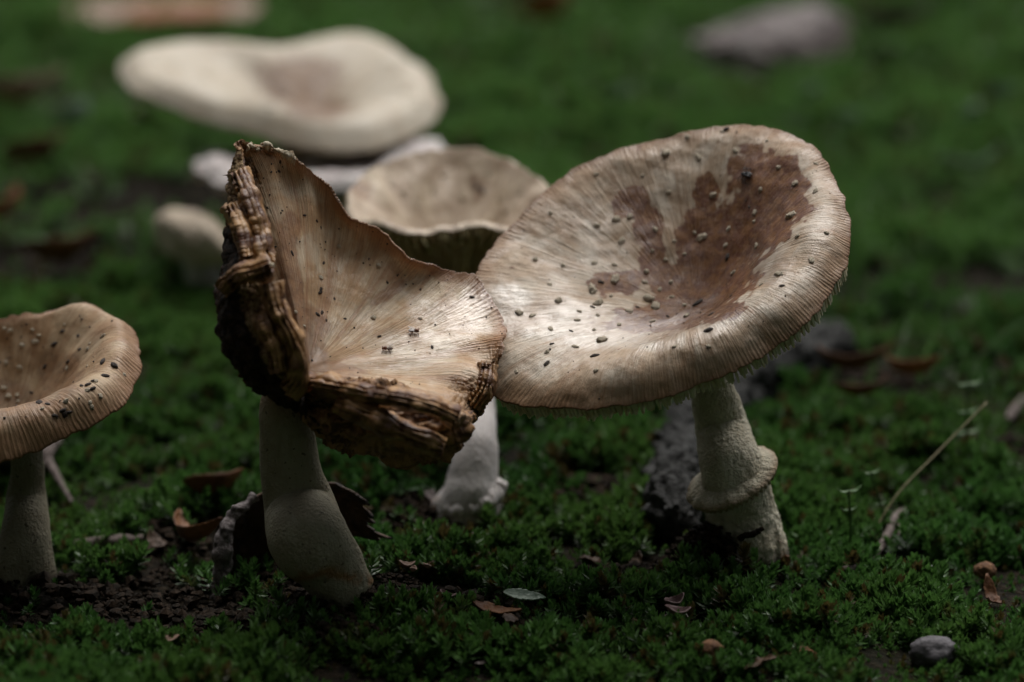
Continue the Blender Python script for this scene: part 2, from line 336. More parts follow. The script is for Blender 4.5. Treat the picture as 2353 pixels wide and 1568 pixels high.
def surf_at(c, px, py):
    """the point of the cap's upper face seen at this pixel: (position, normal, direction to the rim)"""
    if not hasattr(c, 'pr'):
        c.pr = project(c.P); v = CAM - c.P; c.face = (c.n*v).sum(-1) > 0
    d = np.hypot(c.pr[..., 0] - px, c.pr[..., 1] - py) + (~c.face)*1e4
    near = d < d.min() + 4; dd = np.where(near, c.pr[..., 2], 1e9); i, j = np.unravel_index(np.argmin(dd), dd.shape)
    j2 = min(j + 1, c.NU - 1); t = c.P[i, j2] - c.P[i, j2 - 1]
    return c.P[i, j], c.n[i, j], t/np.linalg.norm(t)
def frame(n, t):
    z = Vector(n).normalized(); x = (Vector(t) - z*Vector(t).dot(z)).normalized(); y = z.cross(x)
    return Matrix((x, y, z)).transposed().to_4x4()

def tube(path, rad, NS=72, NL=90, seed=0, rough=0.0004, fine=0.0, freq=90, shape=None):
    path = np.asarray(path, float); rad = np.asarray(rad, float); t = np.linspace(0, len(path) - 1, NL)
    C = crom(path, t); r = crom(rad, t); T = np.gradient(C, axis=0); T /= np.linalg.norm(T, axis=1, keepdims=True)
    X = np.cross(T, np.array([0, 1.0, 0])); X /= np.linalg.norm(X, axis=1, keepdims=True); Yv = np.cross(T, X)
    a = np.arange(NS)/NS*2*math.pi
    D = X[:, None]*np.cos(a)[None, :, None] + Yv[:, None]*np.sin(a)[None, :, None]
    P = C[:, None] + D*r[:, None, None]
    d = rough*fbm(P*freq, 3, seed) + (fine*fbm(P*900, 2, seed + 5) if fine else 0)
    if shape is not None: d = d + shape(P, np.linspace(0, 1, NL)[:, None], a[None])
    return P + D*d[..., None], D, C, r
def tube_obj(name, path, rad, mat, root, mask=None, cap_ends=True, **kw):
    P, D, C, r = tube(path, rad, **kw); NL, NS = P.shape[:2]; V = P.reshape(-1, 3)
    i = np.arange(NL - 1); j = np.arange(NS); I, J = np.meshgrid(i, j, indexing='ij'); J2 = (J + 1) % NS
    F = np.stack([I*NS + J, I*NS + J2, (I + 1)*NS + J2, (I + 1)*NS + J], -1).reshape(-1, 4).tolist()
    if cap_ends: F += [list(range(NS))[::-1], list(range((NL - 1)*NS, NL*NS))]
    mk = np.zeros((len(V), 3)) if mask is None else mask(V)
    return obj(name, V, F, mat, root, attrs={'mask': mk, 'polar': np.zeros((len(V), 3))})

def plane_cap(O, n, rim, cen, zc, prof, us, zr, Sn=36, seed=0, wave=0.0):
    """cap whose rim (pixels, clockwise) lies near the plane through O with normal n.
    prof: {angle in degrees clockwise from image-up: heights at us}; zr: {angle: rim height}"""
    n = n/np.linalg.norm(n); ex = np.cross(UP, n); ex = np.cross(n, np.cross(RT, n)); ex /= np.linalg.norm(ex); ey = np.cross(n, ex)
    def loc(p): q = p - O; return np.array([q @ ex, q @ ey])
    c0 = on_plane(cen[0], cen[1], O + n*zc, n); c2 = loc(c0)
    def per(d, a):
        ks = sorted(d); v = np.array([d[k] for k in ks], float); x = np.array(ks + [ks[0] + 360.0]); vv = np.concatenate([v, v[:1]])
        a = (a - x[0]) % 360 + x[0]; i = np.clip(np.searchsorted(x, a, 'right') - 1, 0, len(ks) - 1); f = (a - x[i])/(x[i + 1] - x[i]); f = f*f*(3 - 2*f)
        return vv[i]*(1 - f) + vv[i + 1]*f
    pts = []
    for (px, py) in rim:
        z = 0.0
        for _ in range(6):
            q = loc(on_plane(px, py, O + n*z, n)) - c2; a = math.degrees(math.atan2(q[0], q[1])) % 360; z = per(zr, a)
        pts.append((a, math.hypot(*q)))
    pts.sort(); A = np.array([p[0] for p in pts]); Rr = np.array([p[1] for p in pts])
    A3 = np.concatenate([A - 360, A, A + 360]); R3 = np.tile(Rr, 3)
    sp = []
    for s in range(Sn):
        a = s*360.0/Sn; rr = np.interp(a, A3, R3); pr = np.array([per({k: v[i] for k, v in prof.items()}, a) for i in range(len(us))]); row = []
        for i, uu in enumerate(us):
            q = c2 + np.array([math.sin(R(a)), math.cos(R(a))])*rr*uu; z = zc if i == 0 else pr[i] + wave*math.sin(R(a)*3 + seed)*uu**2
            row.append(O + ex*q[0] + ey*q[1] + n*z)
        sp.append(row)
    return np.array(sp)
def img_normal(lean, elev):
    """plane normal leaning `lean` degrees clockwise in the image, seen `elev` degrees above its edge"""
    e, l = R(elev), R(lean); return math.cos(e)*(math.sin(l)*RT + math.cos(l)*UP) - math.sin(e)*FWD

# warts: torn crumbs of veil, six shared meshes
def crumb_mesh(name, mat, seed, flat=0.5, n=2):
    bm = bmesh.new(); bmesh.ops.create_icosphere(bm, subdivisions=n, radius=1.0)
    V = np.array([v.co[:] for v in bm.verts]); d = 1 + 0.85*fbm(V*2.6 + seed*7.3, 4, seed, .6)
    for v, k in zip(bm.verts, d): v.co = Vector((v.co.x*k, v.co.y*k*0.8, v.co.z*k*flat))
    m = bpy.data.meshes.new(name); bm.to_mesh(m); bm.free(); m.materials.append(mat); m.polygons.foreach_set('use_smooth', np.ones(len(m.polygons), bool)); return m
WARTS = [crumb_mesh('wart', WART, s, 0.46, 3) for s in range(6)]
SPECKS = [crumb_mesh('speck', SPECK, s + 20, 0.5, 1) for s in range(3)]
def put_on(c, root, parent, name, me, px, py, size, rot=None, sink=0.15, stretch=1.0):
    p, n, t = surf_at(c, px, py); o = bpy.data.objects.new(name, me); link(o, parent)
    p = p + n*size*0.5*sink - np.array(root.location)
    o.matrix_local = Matrix.Translation(Vector(p)) @ frame(n, t) @ Matrix.Rotation(rot if rot is not None else random.random()*6.28, 4, 'Z') @ Matrix.Diagonal((size*stretch, size, size*random.uniform(0.7, 1.2), 1))
    return o
def speckle(c, root, parent, count, smin, smax, mat, seed, umax=0.97, test=None):
    """tiny grains of dirt scattered over the cap, joined: too small to tell apart"""
    r = np.random.default_rng(seed); bm = bmesh.new(); bmesh.ops.create_icosphere(bm, subdivisions=1, radius=1.0)
    IV = np.array([v.co[:] for v in bm.verts]); IF = [[v.index for v in f.verts] for f in bm.faces]; bm.free(); V, F, b = [], [], 0
    while count:
        i = r.integers(c.NT); j = int(math.sqrt(r.random())*umax*(c.NU - 1))
        if c.mask[i, j, 1] > 0.3: 
            if r.random() < 0.9: continue
        count -= 1; s = smin + (smax - smin)*r.random()**3
        V.append(c.P[i, j] + c.n[i, j]*s*0.2 + IV*s*(0.7 + 0.6*r.random((len(IV), 1)))); F += [[x + b for x in f] for f in IF]; b += len(IV)
    o = obj('dirt_grains', np.concatenate(V), F, mat, root, parent=parent); o['kind'] = 'stuff'; return o

# ---- the big wet funnel-shaped mushroom on the right
base_r = ground_pt(1722, 1275); BASES['r'] = base_r
mr = thing('mushroom', 'large wet tan funnel cap with dark brown stains, white stem with a ragged ring', 'mushroom', base_r)
nR = img_normal(-22, 39); O_R = at(1530, 625, 0.848)
rimR = [(1720,287),(1800,300),(1862,332),(1908,392),(1936,450),(1951,520),(1949,585),(1930,645),(1890,705),(1840,757),(1780,800),(1700,848),(1600,886),(1500,920),(1400,937),(1300,941),(1220,936),(1160,922),(1125,900),(1098,850),(1083,780),(1080,710),(1098,625),(1133,560),(1192,500),(1262,432),(1342,380),(1440,340),(1540,312),(1640,294)]
usR = [0, 0.16, 0.34, 0.52, 0.68, 0.80, 0.90, 1.0]
profR = {0: [-.022,-.0205,-.0165,-.0115,-.0070,-.0035,-.0010,0], 60: [-.022,-.020,-.0150,-.0085,-.0030,-.0004,0.0004,-.0010],
         110: [-.022,-.019,-.0115,-.0040,0.0010,0.0020,0.0005,-.0050], 180: [-.022,-.0195,-.0130,-.0065,-.0015,-.0005,-.0028,-.0085],
         235: [-.022,-.0200,-.0145,-.0090,-.0055,-.0045,-.0055,-.0085], 290: [-.022,-.0205,-.0165,-.0120,-.0085,-.0060,-.0040,-.0030]}
zrR = {k: v[-1] for k, v in profR.items()}
spR = plane_cap(O_R, nR, rimR, (1590, 705), -0.022, profR, usR, zrR, 36)
def blobs(pr, lst, amp, P, seed, fr=110):
    f = np.zeros(pr.shape[:2])
    for (x, y, a, b, rot) in lst:
        dx, dy = pr[..., 0] - x, pr[..., 1] - y; ca, sa = math.cos(R(rot)), math.sin(R(rot)); X, Y = dx*ca + dy*sa, -dx*sa + dy*ca
        f = np.maximum(f, 1.42 - np.sqrt((X/a)**2 + (Y/b)**2)*1.0)
    return f + amp*fbm(P*fr, 4, seed)
def dispR(c, P, n, mask):
    pr = project(P); fol = 0.0009*np.sin(c.TH*9 + 3*fbm(P*30, 2, 4))*sstep(0.35, 0.8, c.U)*(0.5 + 0.5*fbm(P*25, 2, 8))
    st = blobs(pr, [(1455,465,42,42,20),(1490,520,40,55,0),(1500,600,35,60,10),(1425,648,75,28,-10),(1622,440,30,45,10),(1740,400,70,55,20),(1800,430,60,70,0),(1745,500,110,80,-20),(1650,560,90,95,0),(1620,650,120,60,0),(1560,720,150,38,-8),(1480,745,70,22,-6)], 0.52, P, 31, 240)
    mask[..., 0] = sstep(0.32, 0.42, st)*0.95
    c.wet[..., 0] = sstep(0.25, 0.9, blobs(pr, [(1290,735,120,50,0),(1450,760,190,42,0),(1600,730,130,50,-10),(1180,720,60,60,0),(1760,600,60,60,0)], 0.6, P, 33, 100))
    return P + n*fol[..., None]
cR = cap_from_spokes(spR, 1500, 113, 11, 0.0060, 0.0008, dispR, 285, 0.00014, (0.86, 0.96), 0.0007)
capR = build_cap(cR, mr, CAP_R, GILL_R)
NG = 290
gm = {}
for g in range(NG):
    v, f = gill_blade(cR, int(g*cR.NT/NG), 0.0066 if g % 2 == 0 else 0.0056, 0.12 if g % 2 == 0 else 0.62, 0.985, 7, 0.0003, 0.00050, j=g, axis=nR, rimh=0.80)
    obj('gill', v, f, GILL_R, mr, parent=capR, smooth=False)
def C3(l): return [(1062.8 + a*.3907, 258.5 + b*.3907) for a, b in l]
def C4(l): return [(1062.8 + a*.3907, 574.5 + b*.3907) for a, b in l]
wl = C3([(1525,100),(1315,135),(1790,155),(1595,218),(1380,258),(1190,230),(1050,368),(780,355),(1200,470),(1465,480),(1850,315),(1745,450),(1950,410),(2075,450),(2080,290),(905,620),(980,605),(790,655),(945,750),(1125,690),(1230,755),(1105,810),(1350,705),(1395,735),(1550,678),(1700,640),(1710,580),(1535,775),(1715,780),(1920,605),(1960,720),(1295,835),(1185,870),(515,580),(425,850),(2140,700)]) + \
     C4([(780,65),(595,80),(900,75),(1090,115),(905,160),(1065,180),(1235,185),(765,220),(515,190),(880,262),(1090,275),(1135,315),(1300,315),(800,300),(690,350),(565,288),(680,400),(520,450),(770,460),(1115,405),(915,430),(815,520),(655,560),(1240,560),(1440,555),(490,590),(490,660),(780,700),(310,705),(335,360),(410,375),(800,370),(975,345),(1310,380),(1580,125),(1860,130),(2050,50),(1225,265),(1160,220),(1750,195)])
for k, (x, y) in enumerate(wl): put_on(cR, mr, capR, 'wart', WARTS[k % 6], x, y, 0.0007 + 0.0011*random.random()**2, stretch=random.uniform(0.8, 1.4))
for k, (x, y, s) in enumerate([(1365.6,814.8,.0011),(1625,757,.0011),(1359.7,699.5,.0007),(1266,788.6,.0006),(1262,799,.0005),(1602,692,.0013),(1676,678,.0006),(1633,718,.0008),(1666,590,.0010),(1383,646,.0008),(1797,653,.0007),(1254,832,.0009),(1665,294,.0010),(1717,471,.0005),(1690,300,.0004),(1537,722,.0006),(1463,700,.0006),(1315,757,.0006),(1493,744,.0005)]):
    put_on(cR, mr, capR, 'dirt_speck', SPECKS[k % 3], x, y, s, stretch=1.5)
speckle(cR, mr, capR, 200, 0.00007, 0.00030, SPECK, 3)
# its stem, ring and scaly foot
stem_top = O_R - nR*0.028 + (on_plane(1590, 705, O_R - nR*0.022, nR) - O_R + nR*0.022)
topR = at(1632, 850, 0.876)
pathR = [base_r + np.array([0.001, 0.0, -0.016]), base_r, at(1700, 1170, base_r[1] - 0.0005), at(1684, 1080, base_r[1] - 0.004), at(1656, 970, 0.860), at(1632, 880, 0.852), at(1612, 800, 0.848)]
px_ = K*0.91
def footmask(V):
    d = (V[:, 2] - base_r[2]); n_ = fbm(V*260, 3, 3); m = np.zeros((len(V), 3))
    side = sstep(0.004, -0.012, V[:, 0] - base_r[0] + 0.003*n_)
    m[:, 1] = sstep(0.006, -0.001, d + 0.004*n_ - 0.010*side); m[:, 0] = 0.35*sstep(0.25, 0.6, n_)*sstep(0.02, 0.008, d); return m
def scaly(P, t, a):
    low = sstep(0.42, 0.25, t); q = np.stack([P[..., 0]*420, P[..., 1]*420, P[..., 2]*90], -1); return 0.0010*low*fbm(q, 3, 6) + 0.0006*low*fbm(P*300, 3, 9)
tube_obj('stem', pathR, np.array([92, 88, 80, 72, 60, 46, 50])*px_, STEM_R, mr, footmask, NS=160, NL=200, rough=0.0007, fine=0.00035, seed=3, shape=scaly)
def ring(name, root, cen, n, rx, prof, mat, seed, frill=0.0006, teeth=46):
    n = n/np.linalg.norm(n); e1 = np.cross(np.array([0, 1.0, 0]), n); e1 /= np.linalg.norm(e1); e2 = np.cross(n, e1); NT_ = 240
    a = np.arange(NT_)/NT_*2*math.pi; V = []
    for k, (r_, z_) in enumerate(prof):
        ww = frill*fbm(np.stack([np.cos(a)*5, np.sin(a)*5, np.full(NT_, k*0.35)], -1), 3, seed); tt = 0.0
        if z_ == min(p[1] for p in prof): tt = -0.0012*np.abs(np.sin(a*teeth/2 + 2*vnoise(np.stack([np.cos(a)*4, np.sin(a)*4, a*0], -1), 3)))
        V.append(cen + e1[None]*(np.cos(a)*(rx*r_ + ww))[:, None] + e2[None]*(np.sin(a)*(rx*r_ + ww))[:, None] + n[None]*(z_*rx + ww*0.8 + tt)[:, None])
    V = np.stack(V, 1); mk = np.zeros((NT_, len(prof), 3)); mk[:, 3:6, 0] = 0.55
    return obj(name, V, grid_faces(NT_, len(prof)), mat, root, attrs={'mask': mk.reshape(-1, 3), 'polar': mk.reshape(-1, 3)*0})
ringc = at(1681, 1096, base_r[1] - 0.004); ring('ring', mr, ringc, img_normal(-30, 24), 0.0136, [(0.60, 0.17), (0.80, 0.13), (1.00, 0.06), (1.14, -0.02), (1.15, -0.07), (1.05, -0.15), (0.94, -0.09), (0.80, 0.02), (0.6, 0.06)], STEM_R, 5)

# ---- the decayed mushroom on the left, half of its cap shrivelled
base_l = ground_pt(805, 1392); BASES['l'] = base_l
ml = thing('mushroom', 'decaying brown cap with shrivelled curled edges and a tall torn peak, on a leaning stem', 'mushroom', base_l)
CL = (705, 850, .822)
SPK = [
 [(690,760,.828),(665,650,.836),(640,540,.843),(610,440,.848),(585,375,.849),(570,332,.846)],
 [(700,760,.830),(690,650,.839),(672,540,.847),(650,440,.853),(632,378,.855),(618,338,.853)],
 [(712,765,.832),(715,660,.842),(710,560,.851),(700,465,.857),(690,405,.859),(680,366,.858)],
 [(722,775,.832),(735,690,.843),(742,610,.852),(746,525,.859),(746,465,.862),(744,422,.861)],
 [(735,785,.832),(760,715,.843),(780,645,.852),(795,575,.859),(803,528,.862),(806,494,.861)],
 [(748,800,.831),(790,740,.842),(825,680,.851),(858,615,.858),(875,575,.861),(885,543,.860)],
 [(760,808,.830),(815,760,.841),(865,710,.850),(915,655,.857),(942,624,.860),(961,600,.859)],
 [(772,815,.829),(840,775,.839),(910,730,.847),(975,680,.856),(1012,648,.861),(1040,625,.864)],
 [(780,822,.828),(860,790,.837),(945,750,.844),(1025,705,.853),(1070,672,.859),(1102,643,.863)],
 [(785,830,.826),(872,808,.833),(965,785,.838),(1060,762,.843),(1120,748,.846),(1160,738,.847)],
 [(788,838,.823),(878,828,.828),(970,818,.831),(1065,808,.8335),(1120,806,.8335),(1152,806,.832)],
 [(785,848,.820),(880,850,.824),(985,850,.825),(1085,850,.823),(1130,890,.818),(1095,958,.824)],
 [(780,858,.816),(865,868,.818),(955,875,.818),(1045,892,.817),(1085,925,.816),(1060,965,.824)],
 [(765,862,.812),(835,878,.811),(920,898,.808),(1010,925,.803),(1066,985,.800),(1030,1055,.812)],
 [(745,868,.810),(785,885,.805),(835,910,.799),(890,955,.795),(940,1020,.797),(940,1080,.812)],
 [(725,870,.811),(745,887,.805),(770,915,.800),(795,955,.798),(812,1000,.801),(805,1045,.814)],
 [(708,872,.813),(708,890,.808),(712,915,.804),(722,950,.803),(735,985,.806),(745,1010,.815)],
 [(690,862,.817),(652,882,.814),(610,888,.808),(588,868,.802),(612,845,.797),(668,862,.796)],
 [(675,845,.819),(615,848,.817),(560,835,.812),(528,800,.805),(555,770,.799),(655,808,.797)],
 [(670,830,.821),(600,808,.822),(542,775,.818),(512,732,.811),(532,695,.804),(626,725,.799)],
 [(670,815,.823),(600,768,.827),(545,712,.826),(515,658,.819),(545,625,.811),(616,616,.806)],
 [(672,800,.825),(610,725,.831),(556,640,.834),(526,565,.830),(548,515,.823),(596,556,.819)],
 [(678,785,.827),(628,690,.834),(582,580,.840),(543,485,.841),(540,430,.836),(582,462,.831)],
 [(684,772,.828),(648,665,.836),(610,555,.842),(568,445,.846),(546,385,.845),(552,348,.842)]]
c0 = at(*CL); spL = [[c0] + [at(*q) for q in row] for row in SPK]
def dispL(c, P, n, mask):
    s = c.idx[:, None]                                                     # spoke number 0..24
    rot = np.maximum(sstep(10.6, 12.0, s)*sstep(0.55, 0.85, c.U), 0)
    rot = np.maximum(rot, sstep(12.2, 13.6, s)*sstep(0.16, 0.34, c.U)*sstep(24.5, 22.5, s)*np.where(s > 16.8, sstep(0.42, 0.62, c.U), 1))
    rot = np.maximum(rot, sstep(22.0, 23.2, s)*sstep(0.78, 0.95, c.U)*0.8); rot = np.maximum(rot, sstep(2.0, 0.6, s)*sstep(0.86, 0.97, c.U)*0.7)
    rot = np.maximum(rot, sstep(9.7, 10.6, s)*sstep(12, 11, s)*sstep(0.80, 0.93, c.U)*0.9)
    rot = np.clip(rot + 0.45*rot*fbm(P*150, 3, 2), 0, 1); mask[..., 1] = rot
    pc = np.stack([np.cos(c.TH)*5.5, np.sin(c.TH)*5.5, c.U*11], -1); uw = c.U + 0.05*fbm(np.stack([np.cos(c.TH)*9, np.sin(c.TH)*9, c.U*0], -1), 3, 33)
    gs = lambda m_, w_: np.exp(-((uw - m_)/w_)**2)
    flap = sstep(12.4, 13.2, s)*sstep(17.2, 16.4, s); P = P + n*(flap*(0.0026*gs(.46, .09) - 0.0034*gs(.61, .045) + 0.0024*gs(.74, .08)))[..., None]
    long_ = 1 - np.abs(fbm(pc, 3, 35))*2.4; rid = 1 - np.abs(fbm(np.stack([np.cos(c.TH)*8, np.sin(c.TH)*8, c.U*34], -1), 3, 36))*2.4; crk = fbm(np.stack([np.cos(c.TH)*70, np.sin(c.TH)*70, c.U*9], -1), 2, 37)
    a1 = 1 - np.abs(fbm(P*np.array([130, 130, 190]), 3, 21))*2.2; a2 = fbm(P*300, 3, 23); a3 = fbm(P*900, 2, 25)
    rot = rot*np.where(s > 17, .55, 1.0); P = P + n*(rot*(0.0024*long_ + 0.0016*rid - 0.0020 + 0.0006*crk + 0.0003*a2 + 0.0001*a3))[..., None]
    fol = 0.0011*np.sin(c.TH*13 + 4*fbm(P*25, 2, 6))*sstep(0.4, 0.95, c.U)*(1 - rot); dent = -0.0012*np.exp(-((project(P)[..., 0] - 800)**2/50**2 + (project(P)[..., 1] - 585)**2/35**2))
    pr = project(P); mask[..., 0] = sstep(0.35, 0.6, blobs(pr, [(672,640,30,150,-6),(715,790,50,90,0),(780,850,70,24,10),(885,680,14,60,55),(980,610,60,16,30)], 0.7, P, 41, 140))*0.62
    c.wet[..., 0] = sstep(0.25, 0.9, blobs(pr, [(1060,720,95,60,0),(1000,790,110,40,0),(900,830,130,26,0),(730,850,35,40,0),(1090,700,60,60,0)], 0.6, P, 43, 100))
    return P + n*(fol + dent)[..., None]
cL = cap_from_spokes(spL, 1536, 121, 17, 0.0016, 0.0009, dispL, 300, 0.00016, (0.66, 0.86), 0.0005)
um = np.zeros_like(cL.mask); s_ = cL.idx[:, None]
um[..., 0] = np.maximum(sstep(.80, .97, cL.U), sstep(20.4, 21.6, s_)*sstep(.62, .8, cL.U)) - 0.35*sstep(12.5, 13.5, s_)*sstep(17, 16, s_)
capL = build_cap(cL, ml, CAP_L, ROT_U, step=1, umask=um)
gills_joined(cL, ml, capL, GILL_D, 150, 0.0022, u0=0.30, u1=0.52)
def C1(l): return [(459.6 + a*.3297, 287.2 + b*.3297) for a, b in l]
for k, (x, y) in enumerate(C1([(855,1065),(740,1395),(680,1300),(1210,1330),(1525,1335),(1240,970),(980,850)])): put_on(cL, ml, capL, 'wart', WARTS[k % 6], x, y, random.uniform(.0006, .0011))
for k, (x, y) in enumerate(C1([(480,580),(590,590),(740,620),(825,675),(520,850),(655,895),(875,960),(855,1145),(850,1170),(860,1305),(830,1310),(615,1330),(895,1355),(1320,1100),(1900,1190),(510,330),(565,325),(570,265),(1615,1540),(1020,1350),(1240,1465),(855,720),(950,1210),(1390,1050),(1540,1135)])):
    put_on(cL, ml, capL, 'dirt_speck', SPECKS[k % 3], x, y, random.uniform(.00035, .0008), stretch=1.4)
speckle(cL, ml, capL, 260, 0.00008, 0.00036, SPECK, 5)
pathL = [base_l + np.array([0.003, 0, -0.014]), base_l, at(786, 1345, base_l[1]), at(752, 1292, base_l[1] - .0005), at(712, 1240, base_l[1] - .001), at(690, 1170, .8235), at(667, 1060, .824), at(655, 950, .823), at(660, 885, .824)]
px_ = K*0.865
def fmL(V):
    q = project(V); n_ = fbm(V*220, 3, 8); m = np.zeros((len(V), 3))
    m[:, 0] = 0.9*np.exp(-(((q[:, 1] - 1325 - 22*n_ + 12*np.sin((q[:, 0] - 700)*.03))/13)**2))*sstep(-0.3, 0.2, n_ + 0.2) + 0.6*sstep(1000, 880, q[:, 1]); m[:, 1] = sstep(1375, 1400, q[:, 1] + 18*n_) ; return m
def fold(P, t, a): return -0.0016*np.exp(-((t - 0.17)/0.014)**2)*(0.5 + 0.5*np.cos(a*2)) + 0.0016*sstep(0.30, 0.12, t)*fbm(P*170, 4, 2)
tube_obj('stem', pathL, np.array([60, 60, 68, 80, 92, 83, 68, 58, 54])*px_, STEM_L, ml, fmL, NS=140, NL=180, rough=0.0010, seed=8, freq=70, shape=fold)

# ---- the orange-tan mushroom cut by the frame's left edge
base_e = ground_pt(55, 1335)
me_ = thing('mushroom', 'orange tan cap with rolled striped lip, black dirt in its hollow, thick pale stem', 'mushroom', base_e)
nE = img_normal(-12, 29); O_E = at(-10, 870, 0.848)
rimE = [(0,733),(80,722),(130,708),(200,700),(270,730),(318,790),(324,840),(305,900),(265,950),(190,990),(110,1025),(0,1065),(-120,1090),(-240,1080),(-330,1030),(-365,950),(-350,870),(-290,800),(-190,755),(-90,738)]
profE = {0: [-.022,-.0208,-.0170,-.0115,-.0065,-.0020,0], 90: [-.022,-.0200,-.0135,-.0055,0.0008,0.0018,-.0035], 180: [-.022,-.0190,-.0110,-.0028,0.0022,0.001,-.0080], 270: [-.022,-.020,-.013,-.007,-.001,0,-.003]}
spE = plane_cap(O_E, nE, rimE, (25, 955), -0.022, profE, [0, .18, .38, .58, .76, .90, 1.0], {k: v[-1] for k, v in profE.items()}, 32)
def dispE(c, P, n, mask):
    mask[..., 0] = sstep(0.35, 0.7, blobs(project(P), [(20,930,140,60,0),(130,860,60,60,0)], 0.6, P, 51))*0.5
    return P + n*(0.0007*np.sin(c.TH*11 + 3*fbm(P*30, 2, 5))*sstep(0.2, 0.6, c.U)*(0.5 + fbm(P*40, 2, 3)))[..., None]
cE = cap_from_spokes(spE, 1000, 81, 23, 0.005, 0.0008, dispE, 230, 0.00022, (0.70, 0.88), 0.0006)
capE = build_cap(cE, me_, CAP_E, GILL_D); gills_joined(cE, me_, capE, GILL_D, 140, 0.0045)
for k in range(26):
    x, y = random.uniform(5, 290), random.uniform(740, 940); put_on(cE, me_, capE, 'wart', WARTS[k % 6], x, y, random.uniform(.0005, .0011))
for k, (x, y) in enumerate([(175,772),(178,800),(232,828),(262,835),(245,860),(205,880),(215,872),(188,882),(210,890),(130,955),(150,950),(160,948),(145,938),(90,920),(110,925),(70,900),(120,790),(150,830),(140,760),(100,840)]):
    put_on(cE, me_, capE, 'dirt_speck', SPECKS[k % 3], x, y, random.uniform(.0006, .0013), stretch=1.4)
speckle(cE, me_, capE, 200, 0.0001, 0.0005, SPECK, 9)
px_ = K*0.90
tube_obj('stem', [base_e + np.array([0, 0, -.012]), base_e, at(58, 1240, base_e[1]), at(60, 1140, .852), at(62, 1050, .851), at(50, 960, .85)], np.array([80, 76, 58, 45, 38, 42])*px_, STEM_L, me_, lambda V: np.stack([sstep(.0, 1, V[:, 0]*0), sstep(.006, .0, V[:, 2] - base_e[2] + .004*fbm(V*200, 3, 1)), V[:, 0]*0], -1), rough=0.001, seed=12)

# ---- the cup-shaped mushroom behind the pair
base_m = ground_pt(1072, 1185)
mm = thing('mushroom', 'pale cup with upturned thin edge and ochre gills, white stem with torn foot', 'mushroom', base_m)
rimM = [(1070,338),(1130,352),(1190,382),(1240,415),(1268,450),(1262,495),(1200,520),(1100,513),(1000,515),(940,522),(880,516),(830,495),(800,450),(822,420),(880,378),(960,352)]
O_M = at(1035, 440, 0.985); nM = img_normal(2, 21)
profM = {0: [-.034,-.030,-.019,-.009,-.003,.002], 90: [-.034,-.030,-.019,-.009,-.003,.0], 180: [-.034,-.031,-.021,-.010,-.004,.0], 270: [-.034,-.030,-.018,-.006,-.002,.0]}
spM = plane_cap(O_M, nM, rimM, (1035, 640), -0.034, profM, [0, .2, .5, .75, .9, 1.0], {k: v[-1] for k, v in profM.items()}, 32)
def dispM(c, P, n, mask):
    pr = project(P); mask[..., 0] = sstep(0.3, 0.7, blobs(pr, [(830,440,28,30,0),(1090,420,14,25,0),(1100,440,10,30,20)], 0.4, P, 61))*0.6
    return P + n*(0.0014*np.sin(c.TH*9 + 3*fbm(P*30, 2, 5))*sstep(0.3, 0.8, c.U))[..., None]
cM = cap_from_spokes(spM, 400, 61, 29, 0.004, 0.0022, dispM, 0, bumpy=0.001)
capM = build_cap(cM, mm, CAP_M, GILL_M); gills_joined(cM, mm, capM, GILL_M, 130, 0.0035, u1=0.97)
for k, (x, y) in enumerate([(1190,440),(1145,455),(1060,455),(1000,440),(930,440),(900,420),(1020,400),(1120,395),(960,470),(1160,480)]): put_on(cM, mm, capM, 'wart', WARTS[k % 6], x, y, .0011)
for x, y in ((897, 512), (1090, 425), (1105, 440)): put_on(cM, mm, capM, 'dirt_speck', SPECKS[0], x, y, .0013)
px_ = K*0.955
tube_obj('stem', [base_m + np.array([0, 0, -.012]), base_m, at(1085, 1120, base_m[1]), at(1095, 1000, base_m[1] + .01), at(1085, 860, .945), at(1055, 720, .97), at(1040, 640, .985)], np.array([78, 78, 62, 46, 44, 46, 60])*px_, STEM_W, mm, lambda V: np.stack([.5*sstep(.2, .5, fbm(V*180, 3, 4))*sstep(.025, .0, V[:, 2] - base_m[2]), sstep(-.001, -.006, V[:, 2] - base_m[2]), V[:, 0]*0], -1), rough=0.0012, seed=15,
    shape=lambda P, t, a: 0.0030*sstep(.3, .1, t)*fbm(P*130, 4, 4))
ring('volva', mm, at(1082, 1140, base_m[1]), img_normal(-18, 25), 0.0112, [(0.72, .30), (.95, .18), (1.08, 0), (1.0, -.12), (0.6, 0)], STEM_W, 9, 0.0016, 18)

# ---- the broad cream mushroom further back
O_B = at(645, 205, 1.235); nB = img_normal(4, 19)
base_b = np.array([at(650, 400, 1.25)[0], 1.25, float(gz(at(650, 400, 1.25)[0], 1.25))])
mb = thing('mushroom', 'broad cream saucer cap with brown hollow, standing tallest behind the others', 'mushroom', base_b)
rimB = [(640,103),(700,93),(770,82),(830,80),(890,98),(950,150),(1000,215),(1012,250),(985,290),(910,328),(820,346),(720,338),(600,312),(480,280),(380,245),(300,205),(272,170),(300,128),(360,104),(430,98),(500,103),(570,107)]
profB = {0: [-.022,-.019,-.0125,-.006,-.001,.0005,.0], 90: [-.022,-.018,-.009,-.0015,.003,.002,-.004], 180: [-.022,-.018,-.0085,-.0005,.003,.001,-.008], 270: [-.022,-.018,-.009,-.002,.002,.002,-.004]}
spB = plane_cap(O_B, nB, rimB, (700, 285), -0.022, profB, [0, .18, .38, .58, .76, .90, 1.0], {k: v[-1] for k, v in profB.items()}, 36)
